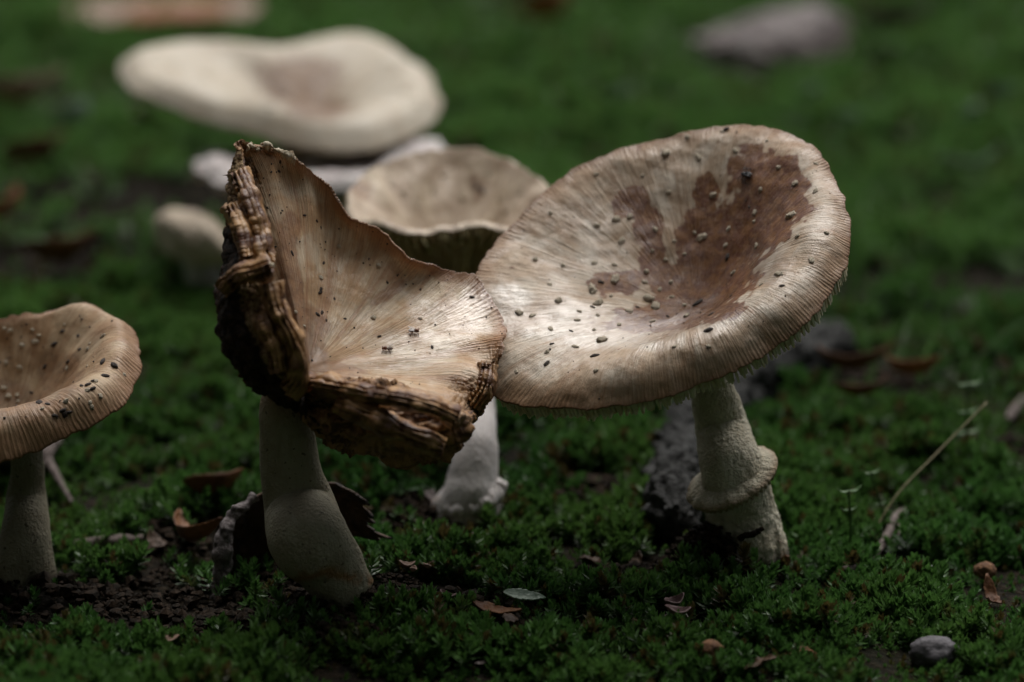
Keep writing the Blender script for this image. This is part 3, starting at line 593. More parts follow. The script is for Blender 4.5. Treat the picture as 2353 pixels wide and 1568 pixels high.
def dispB(c, P, n, mask):
    mask[..., 0] = sstep(0.2, 0.9, blobs(project(P), [(690,190,120,70,0),(725,245,95,34,0),(660,170,60,40,0)], 0.4, P, 71))*0.95
    return P + n*(0.001*np.sin(c.TH*8)*sstep(.3, .7, c.U))[..., None]
cB = cap_from_spokes(spB, 320, 61, 37, 0.006, 0.002, dispB, 0, bumpy=0.0005)
capB = build_cap(cB, mb, CAP_B, GILL_M); gills_joined(cB, mb, capB, GILL_M, 110, 0.006)
for k, (x, y) in enumerate([(930,205),(905,160),(960,235),(880,140),(400,150),(470,170),(530,200),(590,160),(620,240),(820,250)]): put_on(cB, mb, capB, 'wart', WARTS[k % 6], x, y, .0015)
cb = on_plane(700, 285, O_B - nB*.022, nB)
tube_obj('stem', [base_b - np.array([0, 0, .01]), base_b, base_b*.5 + cb*.5, cb - nB*.005], np.array([.012, .011, .009, .010]), STEM_W, mb, rough=0.001, seed=19)

# ---- the low white mushroom below it
O_W = at(745, 392, 1.16); nW = img_normal(-4, 12)
base_w = np.array([O_W[0], 1.165, float(gz(O_W[0], 1.165))])
mw = thing('mushroom', 'low white wavy mushroom squeezed beneath the broad cream cap', 'mushroom', base_w)
rimW = [(745,350),(820,345),(900,322),(960,316),(1005,335),(1015,375),(980,420),(900,445),(800,440),(700,445),(600,440),(520,430),(470,400),(468,365),(500,335),(550,330),(620,350),(690,358)]
profW = {0: [-.006,-.005,-.003,0,.0], 90: [-.006,-.003,.002,.004,.002], 180: [-.006,-.004,-.001,.0,-.006], 270: [-.006,-.003,.002,.004,.002]}
spW = plane_cap(O_W, nW, rimW, (745, 405), -0.006, profW, [0, .3, .6, .85, 1.0], {k: v[-1] for k, v in profW.items()}, 32)
cW = cap_from_spokes(spW, 240, 41, 43, 0.008, 0.003, None, 0, bumpy=0.003)
capW = build_cap(cW, mw, CAP_W, GILL_M); gills_joined(cW, mw, capW, GILL_M, 90, 0.004)
tube_obj('stem', [base_w - np.array([0, 0, .01]), base_w, on_plane(745, 405, O_W - nW*.008, nW)], np.array([.012, .011, .010]), STEM_W, mw, rough=0.001, seed=21)

# ---- the small grey-beige button leaning further left
base_s = ground_pt(480, 690)
ms = thing('mushroom', 'small greyish beige button mushroom leaning on its short white stem', 'mushroom', base_s)
O_S = at(455, 560, base_s[1] - .002); nS = img_normal(-15, 25)
profS = {0: [.012,.0117,.0098,.0045,-.004], 180: [.012,.0117,.0098,.0045,-.004]}
rimS = [(455 + 102*math.cos(a)*math.cos(R(12)) + 40*math.sin(a)*math.sin(R(12)), 570 - 102*math.cos(a)*math.sin(R(12))*(-1) + 40*math.sin(a)*math.cos(R(12))) for a in np.arange(16)*math.pi/8]
spS = plane_cap(O_S, nS, rimS, (442, 504), 0.012, profS, [0, .3, .6, .88, 1.0], {k: v[-1] for k, v in profS.items()}, 32)
cS = cap_from_spokes(spS, 200, 41, 47, 0.008, 0.002, None, 0, bumpy=0.0015)
capS = build_cap(cS, ms, CAP_M, GILL_M); gills_joined(cS, ms, capS, GILL_M, 70, 0.003)
tube_obj('stem', [base_s - np.array([0, 0, .01]), base_s, at(470, 640, base_s[1]), at(448, 570, base_s[1] - .002)], np.array([.0085, .008, .007, .007]), STEM_W, ms, rough=0.001, seed=25)
exec_after = []

# ------------------------------------------------------------------ moss
def leaf_strip(L, Wd, bend, fold=0.25):
    """a pointed leaf in its own plane: along +x, bending up"""
    s = np.array([0, .35, .72, 1.0]); wv = np.array([.55, 1.0, .62, 0.0])*Wd/2; x = s*L; z = bend*L*s*s
    V = []
    for k in range(3): V += [(x[k], wv[k], z[k] + fold*wv[k]), (x[k], 0, z[k]), (x[k], -wv[k], z[k] + fold*wv[k])]
    V.append((x[3], 0, z[3])); F = []
    for k in range(2): a = 3*k; F += [(a, a + 1, a + 4, a + 3), (a + 1, a + 2, a + 5, a + 4)]
    F += [(6, 7, 9), (7, 8, 9)]; return np.array(V), F
def moss_shoot(k):
    r = np.random.default_rng(100 + k); V, F, A, b = [], [], [], 0; H = 0.0075*r.uniform(.8, 1.25); lean = r.uniform(-.25, .25, 2); nl = 26 + int(r.integers(12))
    for i in range(nl):
        t = i/(nl - 1); L = 0.0036*(0.75 + .45*math.sin(math.pi*min(1, t*0.9 + .15)))*r.uniform(.8, 1.2); v, f = leaf_strip(L, 0.00135*r.uniform(.8, 1.2), r.uniform(.0, .35))
        el = R(8 + 62*t**1.6 + r.uniform(-12, 12)); az = i*2.399 + r.uniform(-.3, .3)
        M = np.array((Matrix.Rotation(az, 3, 'Z') @ Matrix.Rotation(-el, 3, 'Y') @ Matrix.Rotation(r.uniform(-.4, .4), 3, 'X')))
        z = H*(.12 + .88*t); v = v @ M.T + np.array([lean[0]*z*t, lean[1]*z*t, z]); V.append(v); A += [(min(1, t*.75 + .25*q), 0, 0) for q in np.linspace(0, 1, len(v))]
        F += [tuple(x + b for x in q) for q in f]; b += len(v)
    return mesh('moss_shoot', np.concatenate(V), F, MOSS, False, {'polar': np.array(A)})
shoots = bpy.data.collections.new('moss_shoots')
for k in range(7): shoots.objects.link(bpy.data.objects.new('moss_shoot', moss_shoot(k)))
SOILSPOTS = []
for (px, py, rx, ry) in ((800,1400,.026,.018),(560,1430,.026,.014),(300,1440,.024,.012),(1010,1390,.022,.010),(1640,1300,.024,.020),(60,1380,.035,.02),(1060,1210,.016,.012),(960,1190,.012,.012),(440,1250,.02,.03),(1950,880,.03,.02),(700,1330,.02,.02),(380,1380,.03,.02),(2050,640,.09,.035),(1960,815,.04,.02),(250,480,.09,.06),(60,620,.06,.06),(480,430,.05,.05),(330,620,.05,.04),(1160,15,.07,.05),(1600,120,.05,.05),(2180,870,.05,.02),(60,240,.09,.06),(1350,240,.05,.03),(2260,1030,.03,.015),(1330,1130,.014,.01),(1420,1330,.02,.008)):
    p = on_plane(px, py, np.zeros(3), np.array([0, 0, 1.0])); SOILSPOTS.append((p[0], p[1], rx, ry))
def moss_points():
    out = []
    for (y0, y1, dens, sc) in ((.60, 1.15, 200000, .74), (1.15, 1.7, 85000, 1.0), (1.7, 3.4, 26000, 1.5)):
        hw = .24*y1 + .22; n = int(dens*(y1 - y0)*2*hw); p = np.stack([rng.uniform(-hw, hw, n), rng.uniform(y0, y1, n)], -1)
        p = p[np.abs(p[:, 0]) < .24*p[:, 1] + .20]; q = np.concatenate([p, p[:, :1]*0], 1)
        keep = np.ones(len(p)); patch = fbm(q*16, 3, 77); keep *= sstep(-.75, -.45, patch + .25*vnoise(q*70, 5))
        for (sx, sy, rx, ry) in SOILSPOTS:
            d = np.sqrt(((p[:, 0] - sx)/rx)**2 + ((p[:, 1] - sy)/ry)**2) + .35*fbm(q*60, 2, 6); keep *= sstep(.75, 1.25, d)*.93 + .07
        p = p[rng.random(len(p)) < keep]; q = np.concatenate([p, p[:, :1]*0], 1)
        cush = fbm(q*55, 2, 15)                                             # cushions: taller and shorter tufts
        s = sc*(0.85 + .75*cush + rng.uniform(-.25, .35, len(p))); s = np.clip(s, .35*sc, 1.75*sc)
        z = gz(p[:, 0], p[:, 1]) - .0012 + .0034*np.clip(cush, -.6, 1)
        out.append(np.column_stack([p, z, s]))
    return np.concatenate(out)
mp = moss_points(); n = len(mp)
me = bpy.data.meshes.new('moss'); me.from_pydata(mp[:, :3].tolist(), [], [])
ax = me.attributes.new('rot', 'FLOAT_VECTOR', 'POINT'); ax.data.foreach_set('vector', np.column_stack([rng.normal(0, .32, n), rng.normal(0, .32, n), rng.uniform(0, 6.283, n)]).astype(np.float32).ravel())
ax = me.attributes.new('size', 'FLOAT', 'POINT'); ax.data.foreach_set('value', mp[:, 3].astype(np.float32))
ax = me.attributes.new('kind_of_shoot', 'INT', 'POINT'); ax.data.foreach_set('value', rng.integers(0, 7, n).astype(np.int32))
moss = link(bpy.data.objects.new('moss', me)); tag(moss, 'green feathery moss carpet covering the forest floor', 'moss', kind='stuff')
ng = bpy.data.node_groups.new('moss_nodes', 'GeometryNodeTree')
ng.interface.new_socket('Geometry', in_out='INPUT', socket_type='NodeSocketGeometry'); ng.interface.new_socket('Geometry', in_out='OUTPUT', socket_type='NodeSocketGeometry')
gi = ng.nodes.new('NodeGroupInput'); go = ng.nodes.new('NodeGroupOutput'); ip = ng.nodes.new('GeometryNodeInstanceOnPoints')
ci = ng.nodes.new('GeometryNodeCollectionInfo'); ci.inputs[0].default_value = shoots; ci.inputs[1].default_value = True; ci.inputs[2].default_value = True
def named(nm, t): q = ng.nodes.new('GeometryNodeInputNamedAttribute'); q.data_type = t; q.inputs[0].default_value = nm; return q.outputs[0]
e2r = ng.nodes.new('FunctionNodeEulerToRotation'); L_ = ng.links.new
L_(named('rot', 'FLOAT_VECTOR'), e2r.inputs[0]); L_(gi.outputs[0], ip.inputs['Points']); L_(ci.outputs[0], ip.inputs['Instance']); ip.inputs['Pick Instance'].default_value = True
L_(named('kind_of_shoot', 'INT'), ip.inputs['Instance Index']); L_(e2r.outputs[0], ip.inputs['Rotation']); L_(named('size', 'FLOAT'), ip.inputs['Scale']); L_(ip.outputs[0], go.inputs[0])
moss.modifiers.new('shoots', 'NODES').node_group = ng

# ------------------------------------------------------------------ litter, twigs, stones, seedlings
def sheet(name, ctrl, root, mat, nu=40, nv=30, tk=0.0006, amp=0.001, fr=120, seed=0, parent=None, ragged=0.0):
    """a thin leaf- or skin-like sheet through a grid of control points [rows][cols] given as (px, py, Y)"""
    C = np.array([[at(*q) for q in row] for row in ctrl]); A = crom(C, np.linspace(0, len(C) - 1, nu)); A = crom(A.swapaxes(0, 1), np.linspace(0, C.shape[1] - 1, nv)).swapaxes(0, 1)
    if ragged:
        e = A[:, -1] - A[:, -2]; e /= np.maximum(np.linalg.norm(e, axis=-1, keepdims=True), 1e-9); wv = np.linspace(0, 1, nv)**4
        A = A + e[:, None]*(ragged*fbm(np.stack([np.arange(nu)*.35, np.zeros(nu), np.zeros(nu)], -1), 3, seed)[:, None]*wv[None])[..., None]
    n = np.cross(np.gradient(A, axis=0), np.gradient(A, axis=1)); n /= np.maximum(np.linalg.norm(n, axis=-1, keepdims=True), 1e-12)
    A = A + n*(amp*fbm(A*fr, 4, seed))[..., None]; return shell(name, A, n, tk, mat, root, parent)
def shell(name, A, n, tk, mat, root=None, parent=None):
    nu, nv = A.shape[:2]; V = np.concatenate([A.reshape(-1, 3), (A - n*tk).reshape(-1, 3)]); N = nu*nv
    F = grid_faces(nu, nv, wrap=False).tolist() + grid_faces(nu, nv, wrap=False, base=N, flip=True).tolist()
    b = [i*nv for i in range(nu)] + [(nu - 1)*nv + j for j in range(1, nv)] + [i*nv + nv - 1 for i in range(nu - 2, -1, -1)] + [j for j in range(nv - 2, 0, -1)]
    F += [[b[k], b[(k + 1) % len(b)], b[(k + 1) % len(b)] + N, b[k] + N][::-1] for k in range(len(b))]
    pol = np.zeros((2*N, 3)); pol[:, 0] = np.tile(np.tile(np.linspace(-1, 1, nv), nu), 2)
    return obj(name, V, F, mat, root, parent, attrs={'polar': pol, 'mask': pol*0})
def leaf_grid(L, Wd, curl=0.3, cup=0.2, seed=0, teeth=0, nu=26, nv=15, crumple=0.08):
    t = np.linspace(0.0, 1, nu); v = np.linspace(-1, 1, nv); prof = np.sin(math.pi*np.clip(t, 0.005, .995)**0.85)**0.75
    if teeth: prof = prof*(1 + .16*((t*teeth) % 1 - .5))
    T, Vv = np.meshgrid(t, v, indexing='ij'); X = (T - .5)*L; Y = Vv*prof[:, None]*Wd/2
    Z = curl*L*((T - .5)**2)*2 + cup*Wd*(Vv**2)*prof[:, None]*.5; Z = Z + crumple*Wd*fbm(np.stack([X/Wd*2.5, Y/Wd*2.5, X*0 + seed], -1), 3, seed)
    return np.stack([X, Y, Z], -1)
def put_leaf(name, p, L, Wd, az, tilt, mat, label, cat='leaf', group=None, lift=0.003, seed=0, roll=0.0, tk=0.0004, teeth=0, **kw):
    A = leaf_grid(L, Wd, seed=seed, teeth=teeth, **kw); M = np.array(Matrix.Rotation(az, 3, 'Z') @ Matrix.Rotation(tilt, 3, 'Y') @ Matrix.Rotation(roll, 3, 'X'))
    A = A @ M.T; A[..., 2] += -A[..., 2].min() if lift is not None else 0; A = A + np.array(p) + np.array([0, 0, lift or 0])
    n = np.cross(np.gradient(A, axis=0), np.gradient(A, axis=1)); n /= np.maximum(np.linalg.norm(n, axis=-1, keepdims=True), 1e-12)
    o = shell(name, A, n, tk, mat); return tag(o, label, cat, group)
DULL = leaf_mat('leaf_dull_brown', (0.11, 0.058, 0.028), (0.050, 0.028, 0.016)); RUST = leaf_mat('leaf_rust', (0.20, 0.085, 0.030), (0.10, 0.040, 0.018)); ORANGE = leaf_mat('leaf_orange', (0.38, 0.17, 0.06), (0.27, 0.10, 0.035))
GREYLEAF = leaf_mat('leaf_grey', (0.19, 0.15, 0.14), (0.050, 0.036, 0.032), 0.02); PINK = leaf_mat('leaf_pinkish', (0.40, 0.28, 0.22), (0.30, 0.17, 0.12))
PALELEAF = leaf_mat('leaf_pale_green', (0.34, 0.42, 0.33), (0.24, 0.33, 0.24), 0.2, 0.35); GREENLEAF = leaf_mat('leaf_green', (0.05, 0.12, 0.025), (0.09, 0.17, 0.05), 0.3, 0.32)
WITHER = simple('withered_dark', (0.060, 0.032, 0.016), (0.014, 0.009, 0.006), 2.2, 0.75, 0.0012, 6.0, 0.35)
MOULD = simple('mould_grey', (0.26, 0.23, 0.23), (0.10, 0.085, 0.08), 6.0, 0.9, 0.0008, 14.0, 0.2)
BARK = simple('bark_grey', (0.060, 0.060, 0.057), (0.018, 0.018, 0.017), 2.6, 0.85, 0.0030, 5.0, 0.3); TWIG = simple('twig_grey', (0.17, 0.135, 0.12), (0.070, 0.050, 0.043), 4.0, 0.75, 0.0006, 10.0, 0.35)
STONE = simple('stone_grey', (0.13, 0.12, 0.13), (0.050, 0.046, 0.05), 3.0, 0.7, 0.0006, 10.0, 0.4); STRAW = simple('straw', (0.30, 0.26, 0.15), (0.16, 0.15, 0.07), 3.0, 0.6)
CHIP = simple('wood_chip', (0.24, 0.12, 0.055), (0.10, 0.045, 0.022), 5.0, 0.8, 0.0008, 12.0)
UPZ = np.array([0, 0, 1.0])

# the withered dark leaf curled behind the leaning stem
wl0 = thing('dead_leaf', 'blackish shrivelled leaf with mouldy grey edge, curled behind the leaning stem', 'leaf', ground_pt(640, 1390))
sheet('blade', [[(640,1115,.848),(600,1135,.846),(560,1165,.843),(530,1205,.840)], [(650,1190,.853),(600,1205,.850),(556,1225,.846),(518,1255,.839)],
                [(660,1280,.856),(600,1290,.852),(545,1300,.845),(508,1320,.837)], [(650,1370,.856),(590,1380,.848),(535,1390,.842),(490,1405,.834)]], wl0, WITHER, 50, 40, .0010, .0022, 110, 3, ragged=.004)
sheet('blade', [[(700,1130,.850),(745,1112,.848),(790,1120,.845),(835,1150,.842)], [(700,1180,.852),(755,1165,.850),(805,1180,.846),(852,1205,.842)], [(705,1250,.852),(760,1235,.850),(805,1232,.846),(885,1245,.840)]], wl0, WITHER, 44, 44, .0010, .0026, 130, 5, ragged=.006)
tube_obj('mouldy_edge', [at(*q) for q in ((585,1140,.846),(545,1175,.842),(524,1215,.839),(512,1262,.837),(508,1310,.836),(498,1360,.834),(484,1402,.832))], np.array([.0010,.0014,.0022,.0030,.0026,.0020,.0012]), MOULD, wl0, rough=.0022, freq=260, NS=28, NL=90, seed=3)
# pale torn skin on the decayed cap
def torn(pts, wpx, seed):
    V = [[(x, y - wpx/2, Y - .001), (x, y, Y - .0022), (x, y + wpx/2, Y - .001)] for x, y, Y in pts]
    sheet('torn_skin', V, ml, PALE_TORN, 36, 13, .0004, .0022, 380, seed, parent=capL, ragged=.0025)
torn([(566,342,.846),(578,334,.849),(590,346,.850)], 12, 1); torn([(590,346,.8505),(606,336,.852),(622,334,.8535),(634,346,.854),(650,352,.855)], 13, 2); torn([(650,352,.855),(665,358,.856),(680,366,.857)], 9, 3)
torn([(586,500,.829),(594,508,.828),(602,520,.827),(606,540,.826)], 22, 4); torn([(596,618,.810),(608,610,.808),(620,607,.806),(629,614,.805)], 10, 5)

RIBBON = simple('shrivelled_rind', (0.42, 0.235, 0.095), (0.095, 0.032, 0.011), 1.5, 0.42, 0.0004, 7.0, 0.5)
def ribbon(pts, wpx, bulge, seed):
    P2 = np.array([(x, y) for x, y, _ in pts], float); T = np.gradient(P2, axis=0); T /= np.linalg.norm(T, axis=1, keepdims=True); N = np.stack([-T[:, 1], T[:, 0]], -1)
    rows = [[(x + N[k, 0]*wpx*f/2, y + N[k, 1]*wpx*f/2, Y + dy*bulge) for f, dy in ((-1, .9), (-.72, -.35), (-.5, .15), (-.28, -.95), (-.04, -.1), (.2, -1.05), (.45, .1), (.7, -.5), (1, .8))] for k, (x, y, Y) in enumerate(pts)]
    sheet('curled_rind', rows, ml, RIBBON, 80, 44, .0005, .0024, 130, seed, parent=capL, ragged=.004)
ribbon([(545,392,.836),(560,430,.829),(578,480,.822),(594,530,.818),(600,575,.813),(612,606,.808)], 46, .004, 1)
ribbon([(530,470,.828),(548,510,.820),(560,550,.815),(566,590,.810)], 40, .005, 2)
ribbon([(508,672,.806),(532,645,.802),(562,632,.799),(595,622,.797),(622,612,.796)], 44, .004, 3)
ribbon([(622,650,.797),(632,695,.794),(648,735,.792),(668,775,.791),(682,822,.792),(680,870,.794),(655,900,.798)], 44, .004, 4)
ribbon([(598,720,.797),(615,762,.793),(632,810,.791),(640,856,.792)], 40, .004, 5)
ribbon([(700,880,.802),(760,890,.797),(840,905,.791),(920,918,.787),(1000,938,.786),(1050,962,.789)], 40, .004, 6)
ribbon([(770,925,.796),(840,950,.790),(910,985,.788),(975,1012,.788),(1020,1030,.792)], 44, .004, 7)
ribbon([(1122,836,.826),(1118,868,.821),(1108,900,.817),(1085,935,.816)], 40, .004, 8)
# grey root behind the right stem
rp = [(1552,1222,0),(1548,1140,0),(1556,1060,0),(1590,985,0),(1680,925,0),(1800,868,0),(1905,812,0)]
rr = np.array([.007,.0085,.0085,.008,.0085,.0115,.010]); rpts = [ground_pt(x, y + 20) + UPZ*(r_*.75) for (x, y, _), r_ in zip(rp, rr)]
root_ = thing('root', 'weathered grey root with cracked bark, half sunk in moss behind the ringed stem', 'root', ground_pt(1560, 1200))
tube_obj('bark', rpts, rr*.9, BARK, root_, rough=.0050, freq=150, NS=90, NL=220, seed=31, shape=lambda P, t, a: .0016*np.abs(np.sin(a*5 + 3*fbm(P*60, 2, 3))) + .0012*fbm(P*500, 3, 4))
tube_obj('side_branch', [ground_pt(1500, 1120) + UPZ*.004, ground_pt(1520, 1085) + UPZ*.008, ground_pt(1545, 1060) + UPZ*.012], np.array([.0008, .0012, .0016]), TWIG, root_, rough=.0005, NS=12, NL=20)
# twigs
def twig(label, pts, rad, mat=TWIG, group=None, lift=.003, stub=None, seed=0):
    t = thing('twig', label, 'twig', ground_pt(*pts[0][:2]), group)
    tube_obj('shaft', [ground_pt(p[0], p[1]) + UPZ*(lift + (p[2] if len(p) > 2 else 0)) for p in pts], np.asarray(rad, float), mat, t, rough=np.mean(rad)*.35, freq=420, NS=16, NL=60, seed=seed)
    if stub is not None: tube_obj('side_shoot', [ground_pt(p[0], p[1]) + UPZ*(lift + .001 + (p[2] if len(p) > 2 else 0)) for p in stub], np.linspace(rad[0]*.6, rad[0]*.25, len(stub)), mat, t, rough=.0003, NS=10, NL=20, seed=seed + 1)
    return t
twig('knobbly grey brown twig lying on moss near the glossy black beetle', [(1940,1350,.001),(1975,1335),(2010,1305),(2035,1270),(2048,1240),(2062,1215),(2085,1203)], [.0010,.0014,.0013,.0014,.0013,.0013,.0009], stub=[(2050,1240),(2066,1250),(2062,1272)], seed=1, lift=.005)
twig('pale forked stick leaning behind the orange tan mushroom stem', [(190,1015,.012),(150,1060,.010),(112,1108,.008),(100,1128,.005)], [.0030,.0026,.0024,.0018], stub=[(108,1110,.006),(135,1150,.004),(168,1190,.001)], seed=2)
twig('thin mossy stick lying flat left of the mould edged leaf', [(150,1275),(215,1268),(270,1262),(330,1258)], [.0014,.0018,.0018,.0012], seed=3)
twig('dark thin twig crossing moss between the two stems', [(950,1215),(1000,1240),(1030,1262),(1062,1300)], [.0008,.0010,.0010,.0007], seed=4)
twig('short grey stick at the mossy right edge beyond the seedlings', [(2315,985),(2335,955),(2370,925)], [.0016,.002,.002], seed=5)
twig('fine dark twig in moss beside the mauve petals', [(1480,1475),(1510,1450),(1545,1432),(1585,1425)], [.0005,.0007,.0007,.0005], seed=6)
t = thing('grass_stalk', 'single dry straw coloured stalk slanting up over the moss', 'stalk', ground_pt(1985, 1262))
a0 = ground_pt(1985, 1262); tube_obj('stalk', [a0, at(2060, 1140, a0[1] + .008), at(2150, 1045, a0[1] + .016), at(2268, 925, a0[1] + .026)], np.array([.00045, .00042, .0004, .0003]), STRAW, t, rough=.0001, NS=10, NL=40)
# seedlings with two seed leaves
def seedling(px, py, hpx, label, pairs=((0.97, 34),), lean=0.0, s=1.0):
    b = ground_pt(px, py); t = thing('seedling', label, 'seedling', b, 'thin seedlings in the moss'); top = at(px + lean, py - hpx, b[1])
    tube_obj('stalk', [b, b*.5 + top*.5 + np.array([.0006, 0, 0]), top], np.array([.00045, .0004, .00035]), GREENLEAF, t, rough=.0001, NS=8, NL=24)
    for f, w_ in pairs:
        c = b*(1 - f) + top*f
        for sg in (-1, 1):
            A = leaf_grid(w_*K*.95*s, w_*K*.42*s, .4, .15, 3, nu=12, nv=7, crumple=.02); A[..., 0] += w_*K*.5*s; M = np.array(Matrix.Rotation(R(20 + (180 if sg < 0 else 0)), 3, 'Z') @ Matrix.Rotation(R(-16), 3, 'Y')); A = A @ M.T + c
            n = np.cross(np.gradient(A, axis=0), np.gradient(A, axis=1)); n /= np.maximum(np.linalg.norm(n, axis=-1, keepdims=True), 1e-12); shell('leaf', A, n, .0002, GREENLEAF, t)
seedling(1950, 1300, 170, 'single thin seedling with paired leaves between twig and ringed stem', ((.98, 32), (.74, 20)))
seedling(2215, 1090, 205, 'tall seedling with three tiers of leaf pairs beside the dry stalk', ((.98, 42), (.68, 34), (.44, 44)), 8)
seedling(2040, 1235, 150, 'small drooping seedling standing just behind the knobbly twig', ((.97, 24), (.5, 18)), -40)
# stones, beetle-sized bits
def lump(name, p, size, mat, label, cat, group=None, seed=0, rot=0.0):
    bm = bmesh.new(); bmesh.ops.create_icosphere(bm, subdivisions=4, radius=1.0); V = np.array([v.co[:] for v in bm.verts]); F = [[v.index for v in f.verts] for f in bm.faces]; bm.free()
    V = V*(1 + .28*fbm(V*1.3 + seed, 3, seed) + .06*fbm(V*6 + seed, 2, seed))[:, None]; V = V*np.array(size); V = V @ np.array(Matrix.Rotation(rot, 3, 'Z')).T
    return tag(obj(name, V + np.array(p), F, mat), label, cat, group)
lump('stone', ground_pt(2145, 1530) + UPZ*.004, (.0076, .006, .0052), STONE, 'rounded grey pebble sunk in the moss', 'stone', seed=3)
lump('wood_chip', ground_pt(2263, 1345) + UPZ*.005, (.0036, .0028, .0026), CHIP, 'orange brown wood crumb on moss beyond the black beetle', 'chip', seed=5)
lump('wood_chip', ground_pt(1630, 1530) + UPZ*.005, (.0036, .003, .003), CHIP, 'dull brown wood crumb in moss below the mauve petals', 'chip', seed=6)
lump('wood_chip', ground_pt(2150, 1268) + UPZ*.006, (.0030, .0022, .0024), CHIP, 'round brown wood crumb behind the black beetle', 'chip', seed=8)
MAUVE = leaf_mat('petal_mauve', (0.27, 0.19, 0.18), (0.16, 0.09, 0.085), .1)
put_leaf('dry_petal', ground_pt(1552, 1432), .0062, .0046, .5, -.2, MAUVE, 'upper of two curled mauve dry petals on moss', 'petal', 'mauve petals', .006, 3, curl=.9, cup=.8)
put_leaf('dry_petal', ground_pt(1555, 1456), .0075, .0050, .1, .1, MAUVE, 'lower of two curled mauve dry petals on moss', 'petal', 'mauve petals', .006, 4, curl=.7, cup=.7)
put_leaf('leaf_tip', ground_pt(1205, 1402), .0130, .0040, .06, .16, PALELEAF, 'pale green toothed leaf tip lying on dark soil', 'leaf', None, .004, 5, teeth=7, nu=60, curl=.1, roll=.5)
put_leaf('leaf_scrap', ground_pt(1140, 1425), .016, .006, -.35, .05, RUST, 'narrow rusty leaf scrap under the pale toothed leaf tip', 'leaf', None, .003, 6)
put_leaf('bark_flake', ground_pt(382, 1515), .0085, .0042, .45, -.1, PINK, 'pale triangular bark flake on the dark shaded moss', 'flake', None, .006, 7, curl=.1)
for k, (x, y, L, az, m_, lb) in enumerate(((935,1336,.0045,.2,PINK,'pale'),(985,1338,.0042,.9,PINK,'pale'),(1030,1408,.0050,-.4,MAUVE,'mauve'),(950,1345,.003,1.4,PINK,'pale'))):
    put_leaf('leaf_scrap', ground_pt(x, y), L, L*.6, az, .1, m_, 'small pale shrivelled scrap on soil right of the leaning stem', 'scrap', 'pale scraps on the soil', .005, 40 + k, curl=.8, cup=.7)
# leaves lying far behind
g1 = 'blurred fallen leaves behind the mushrooms'
A = thing('dead_leaf', 'large curled grey mauve dead leaf on the far moss', 'leaf', ground_pt(1770, 190))
Y0 = ground_pt(1770, 190)[1]
sheet('blade', [[(1570,85,Y0+.03),(1680,120,Y0-.01),(1790,150,Y0-.02),(1880,190,Y0-.01)], [(1590,75,Y0+.03),(1700,80,Y0),(1810,110,Y0-.01),(1925,150,Y0)], [(1640,55,Y0+.05),(1740,45,Y0+.02),(1850,50,Y0+.02),(1960,100,Y0+.02)], [(1730,40,Y0+.08),(1800,15,Y0+.06),(1880,0,Y0+.05),(1940,40,Y0+.05)]], A, GREYLEAF, 40, 40, .0008, .014, 24, 3)
sheet('blade', [[(1640,150,Y0+.01),(1720,150,Y0-.03),(1800,160,Y0-.03)], [(1625,185,Y0),(1715,195,Y0-.03),(1830,190,Y0-.025)], [(1650,200,Y0-.0),(1740,205,Y0-.02),(1860,198,Y0-.01)]], A, GREYLEAF, 30, 30, .0008, .010, 30, 5)
Yl = ground_pt(360, 84)[1]; A = thing('dead_leaf', 'long pinkish orange curled leaf at the far edge of the moss', 'leaf', ground_pt(360, 84), g1)
sheet('blade', [[(95,72,Yl+.03),(220,82,Yl),(400,80,Yl),(610,66,Yl+.03)], [(110,40,Yl+.02),(240,50,Yl-.02),(410,46,Yl-.02),(605,30,Yl+.02)], [(150,10,Yl+.06),(260,8,Yl+.03),(420,4,Yl+.03),(590,2,Yl+.06)]], A, PINK, 30, 40, .001, .004, 40, 3)
sheet('folded_side', [[(290,72,Yl-.022),(400,74,Yl-.03),(520,64,Yl-.02)], [(280,48,Yl-.03),(400,44,Yl-.04),(525,36,Yl-.03)], [(300,24,Yl-.01),(400,16,Yl-.012),(510,12,Yl-.01)]], A, ORANGE, 24, 30, .001, .003, 50, 4)
far = [(1282,150,.046,.034,.6,.7,ORANGE,'lone small orange leaf on the far moss'),(1300,20,.09,.04,.2,.6,ORANGE,'dark orange leaf at the far edge behind the lone orange leaf'),
 (70,325,.046,.022,.3,.3,PINK,'pinkish dry leaf near the left frame edge'),(182,378,.026,.022,.9,.2,PALELEAF,'pale silvery green leaf beside the pinkish dry leaf'),(98,448,.032,.018,.5,.3,RUST,'rust leaf just nearer than the pale silvery leaf'),(32,570,.028,.018,1.2,.4,ORANGE,'tilted orange brown leaf left of the beige button'),(145,672,.034,.018,.05,.35,RUST,'broad rust leaf just behind the orange tan cap'),
 (2122,80,.030,.024,.3,.3,PALELEAF,'pale silvery leaf far beyond the grey mauve leaf'),(2060,168,.055,.018,.1,.3,GREYLEAF,'flat brown leaf strip right of the grey mauve leaf'),(1866,318,.016,.012,.8,.2,PALELEAF,None),(2305,318,.018,.014,.3,.2,PALELEAF,None),(2233,362,.020,.014,1.1,.2,PALELEAF,None),(1949,372,.016,.012,.2,.2,PALELEAF,None),(2230,470,.034,.008,.25,.1,PALELEAF,None),(1430,320,.014,.012,.5,.2,PALELEAF,None),
 (1950,905,.030,.010,-.5,.3,RUST,'rust brown leaf strip in moss right of the grey root'),(2085,915,.024,.010,-.7,.4,ORANGE,'tan orange leaf strip in moss near the tall seedling'),(1985,960,.020,.008,.2,.2,RUST,'brown scrap just below the rust brown strip'),(500,1195,.020,.014,.2,.3,RUST,'dark red leaf behind the mould edged dead leaf'),(430,1300,.03,.008,-1.0,.4,RUST,'dark brown leaf strip left of the mould edged leaf'),(20,1130,.03,.02,.3,.4,GREYLEAF,'grey leaf behind the orange tan mushroom stem')]
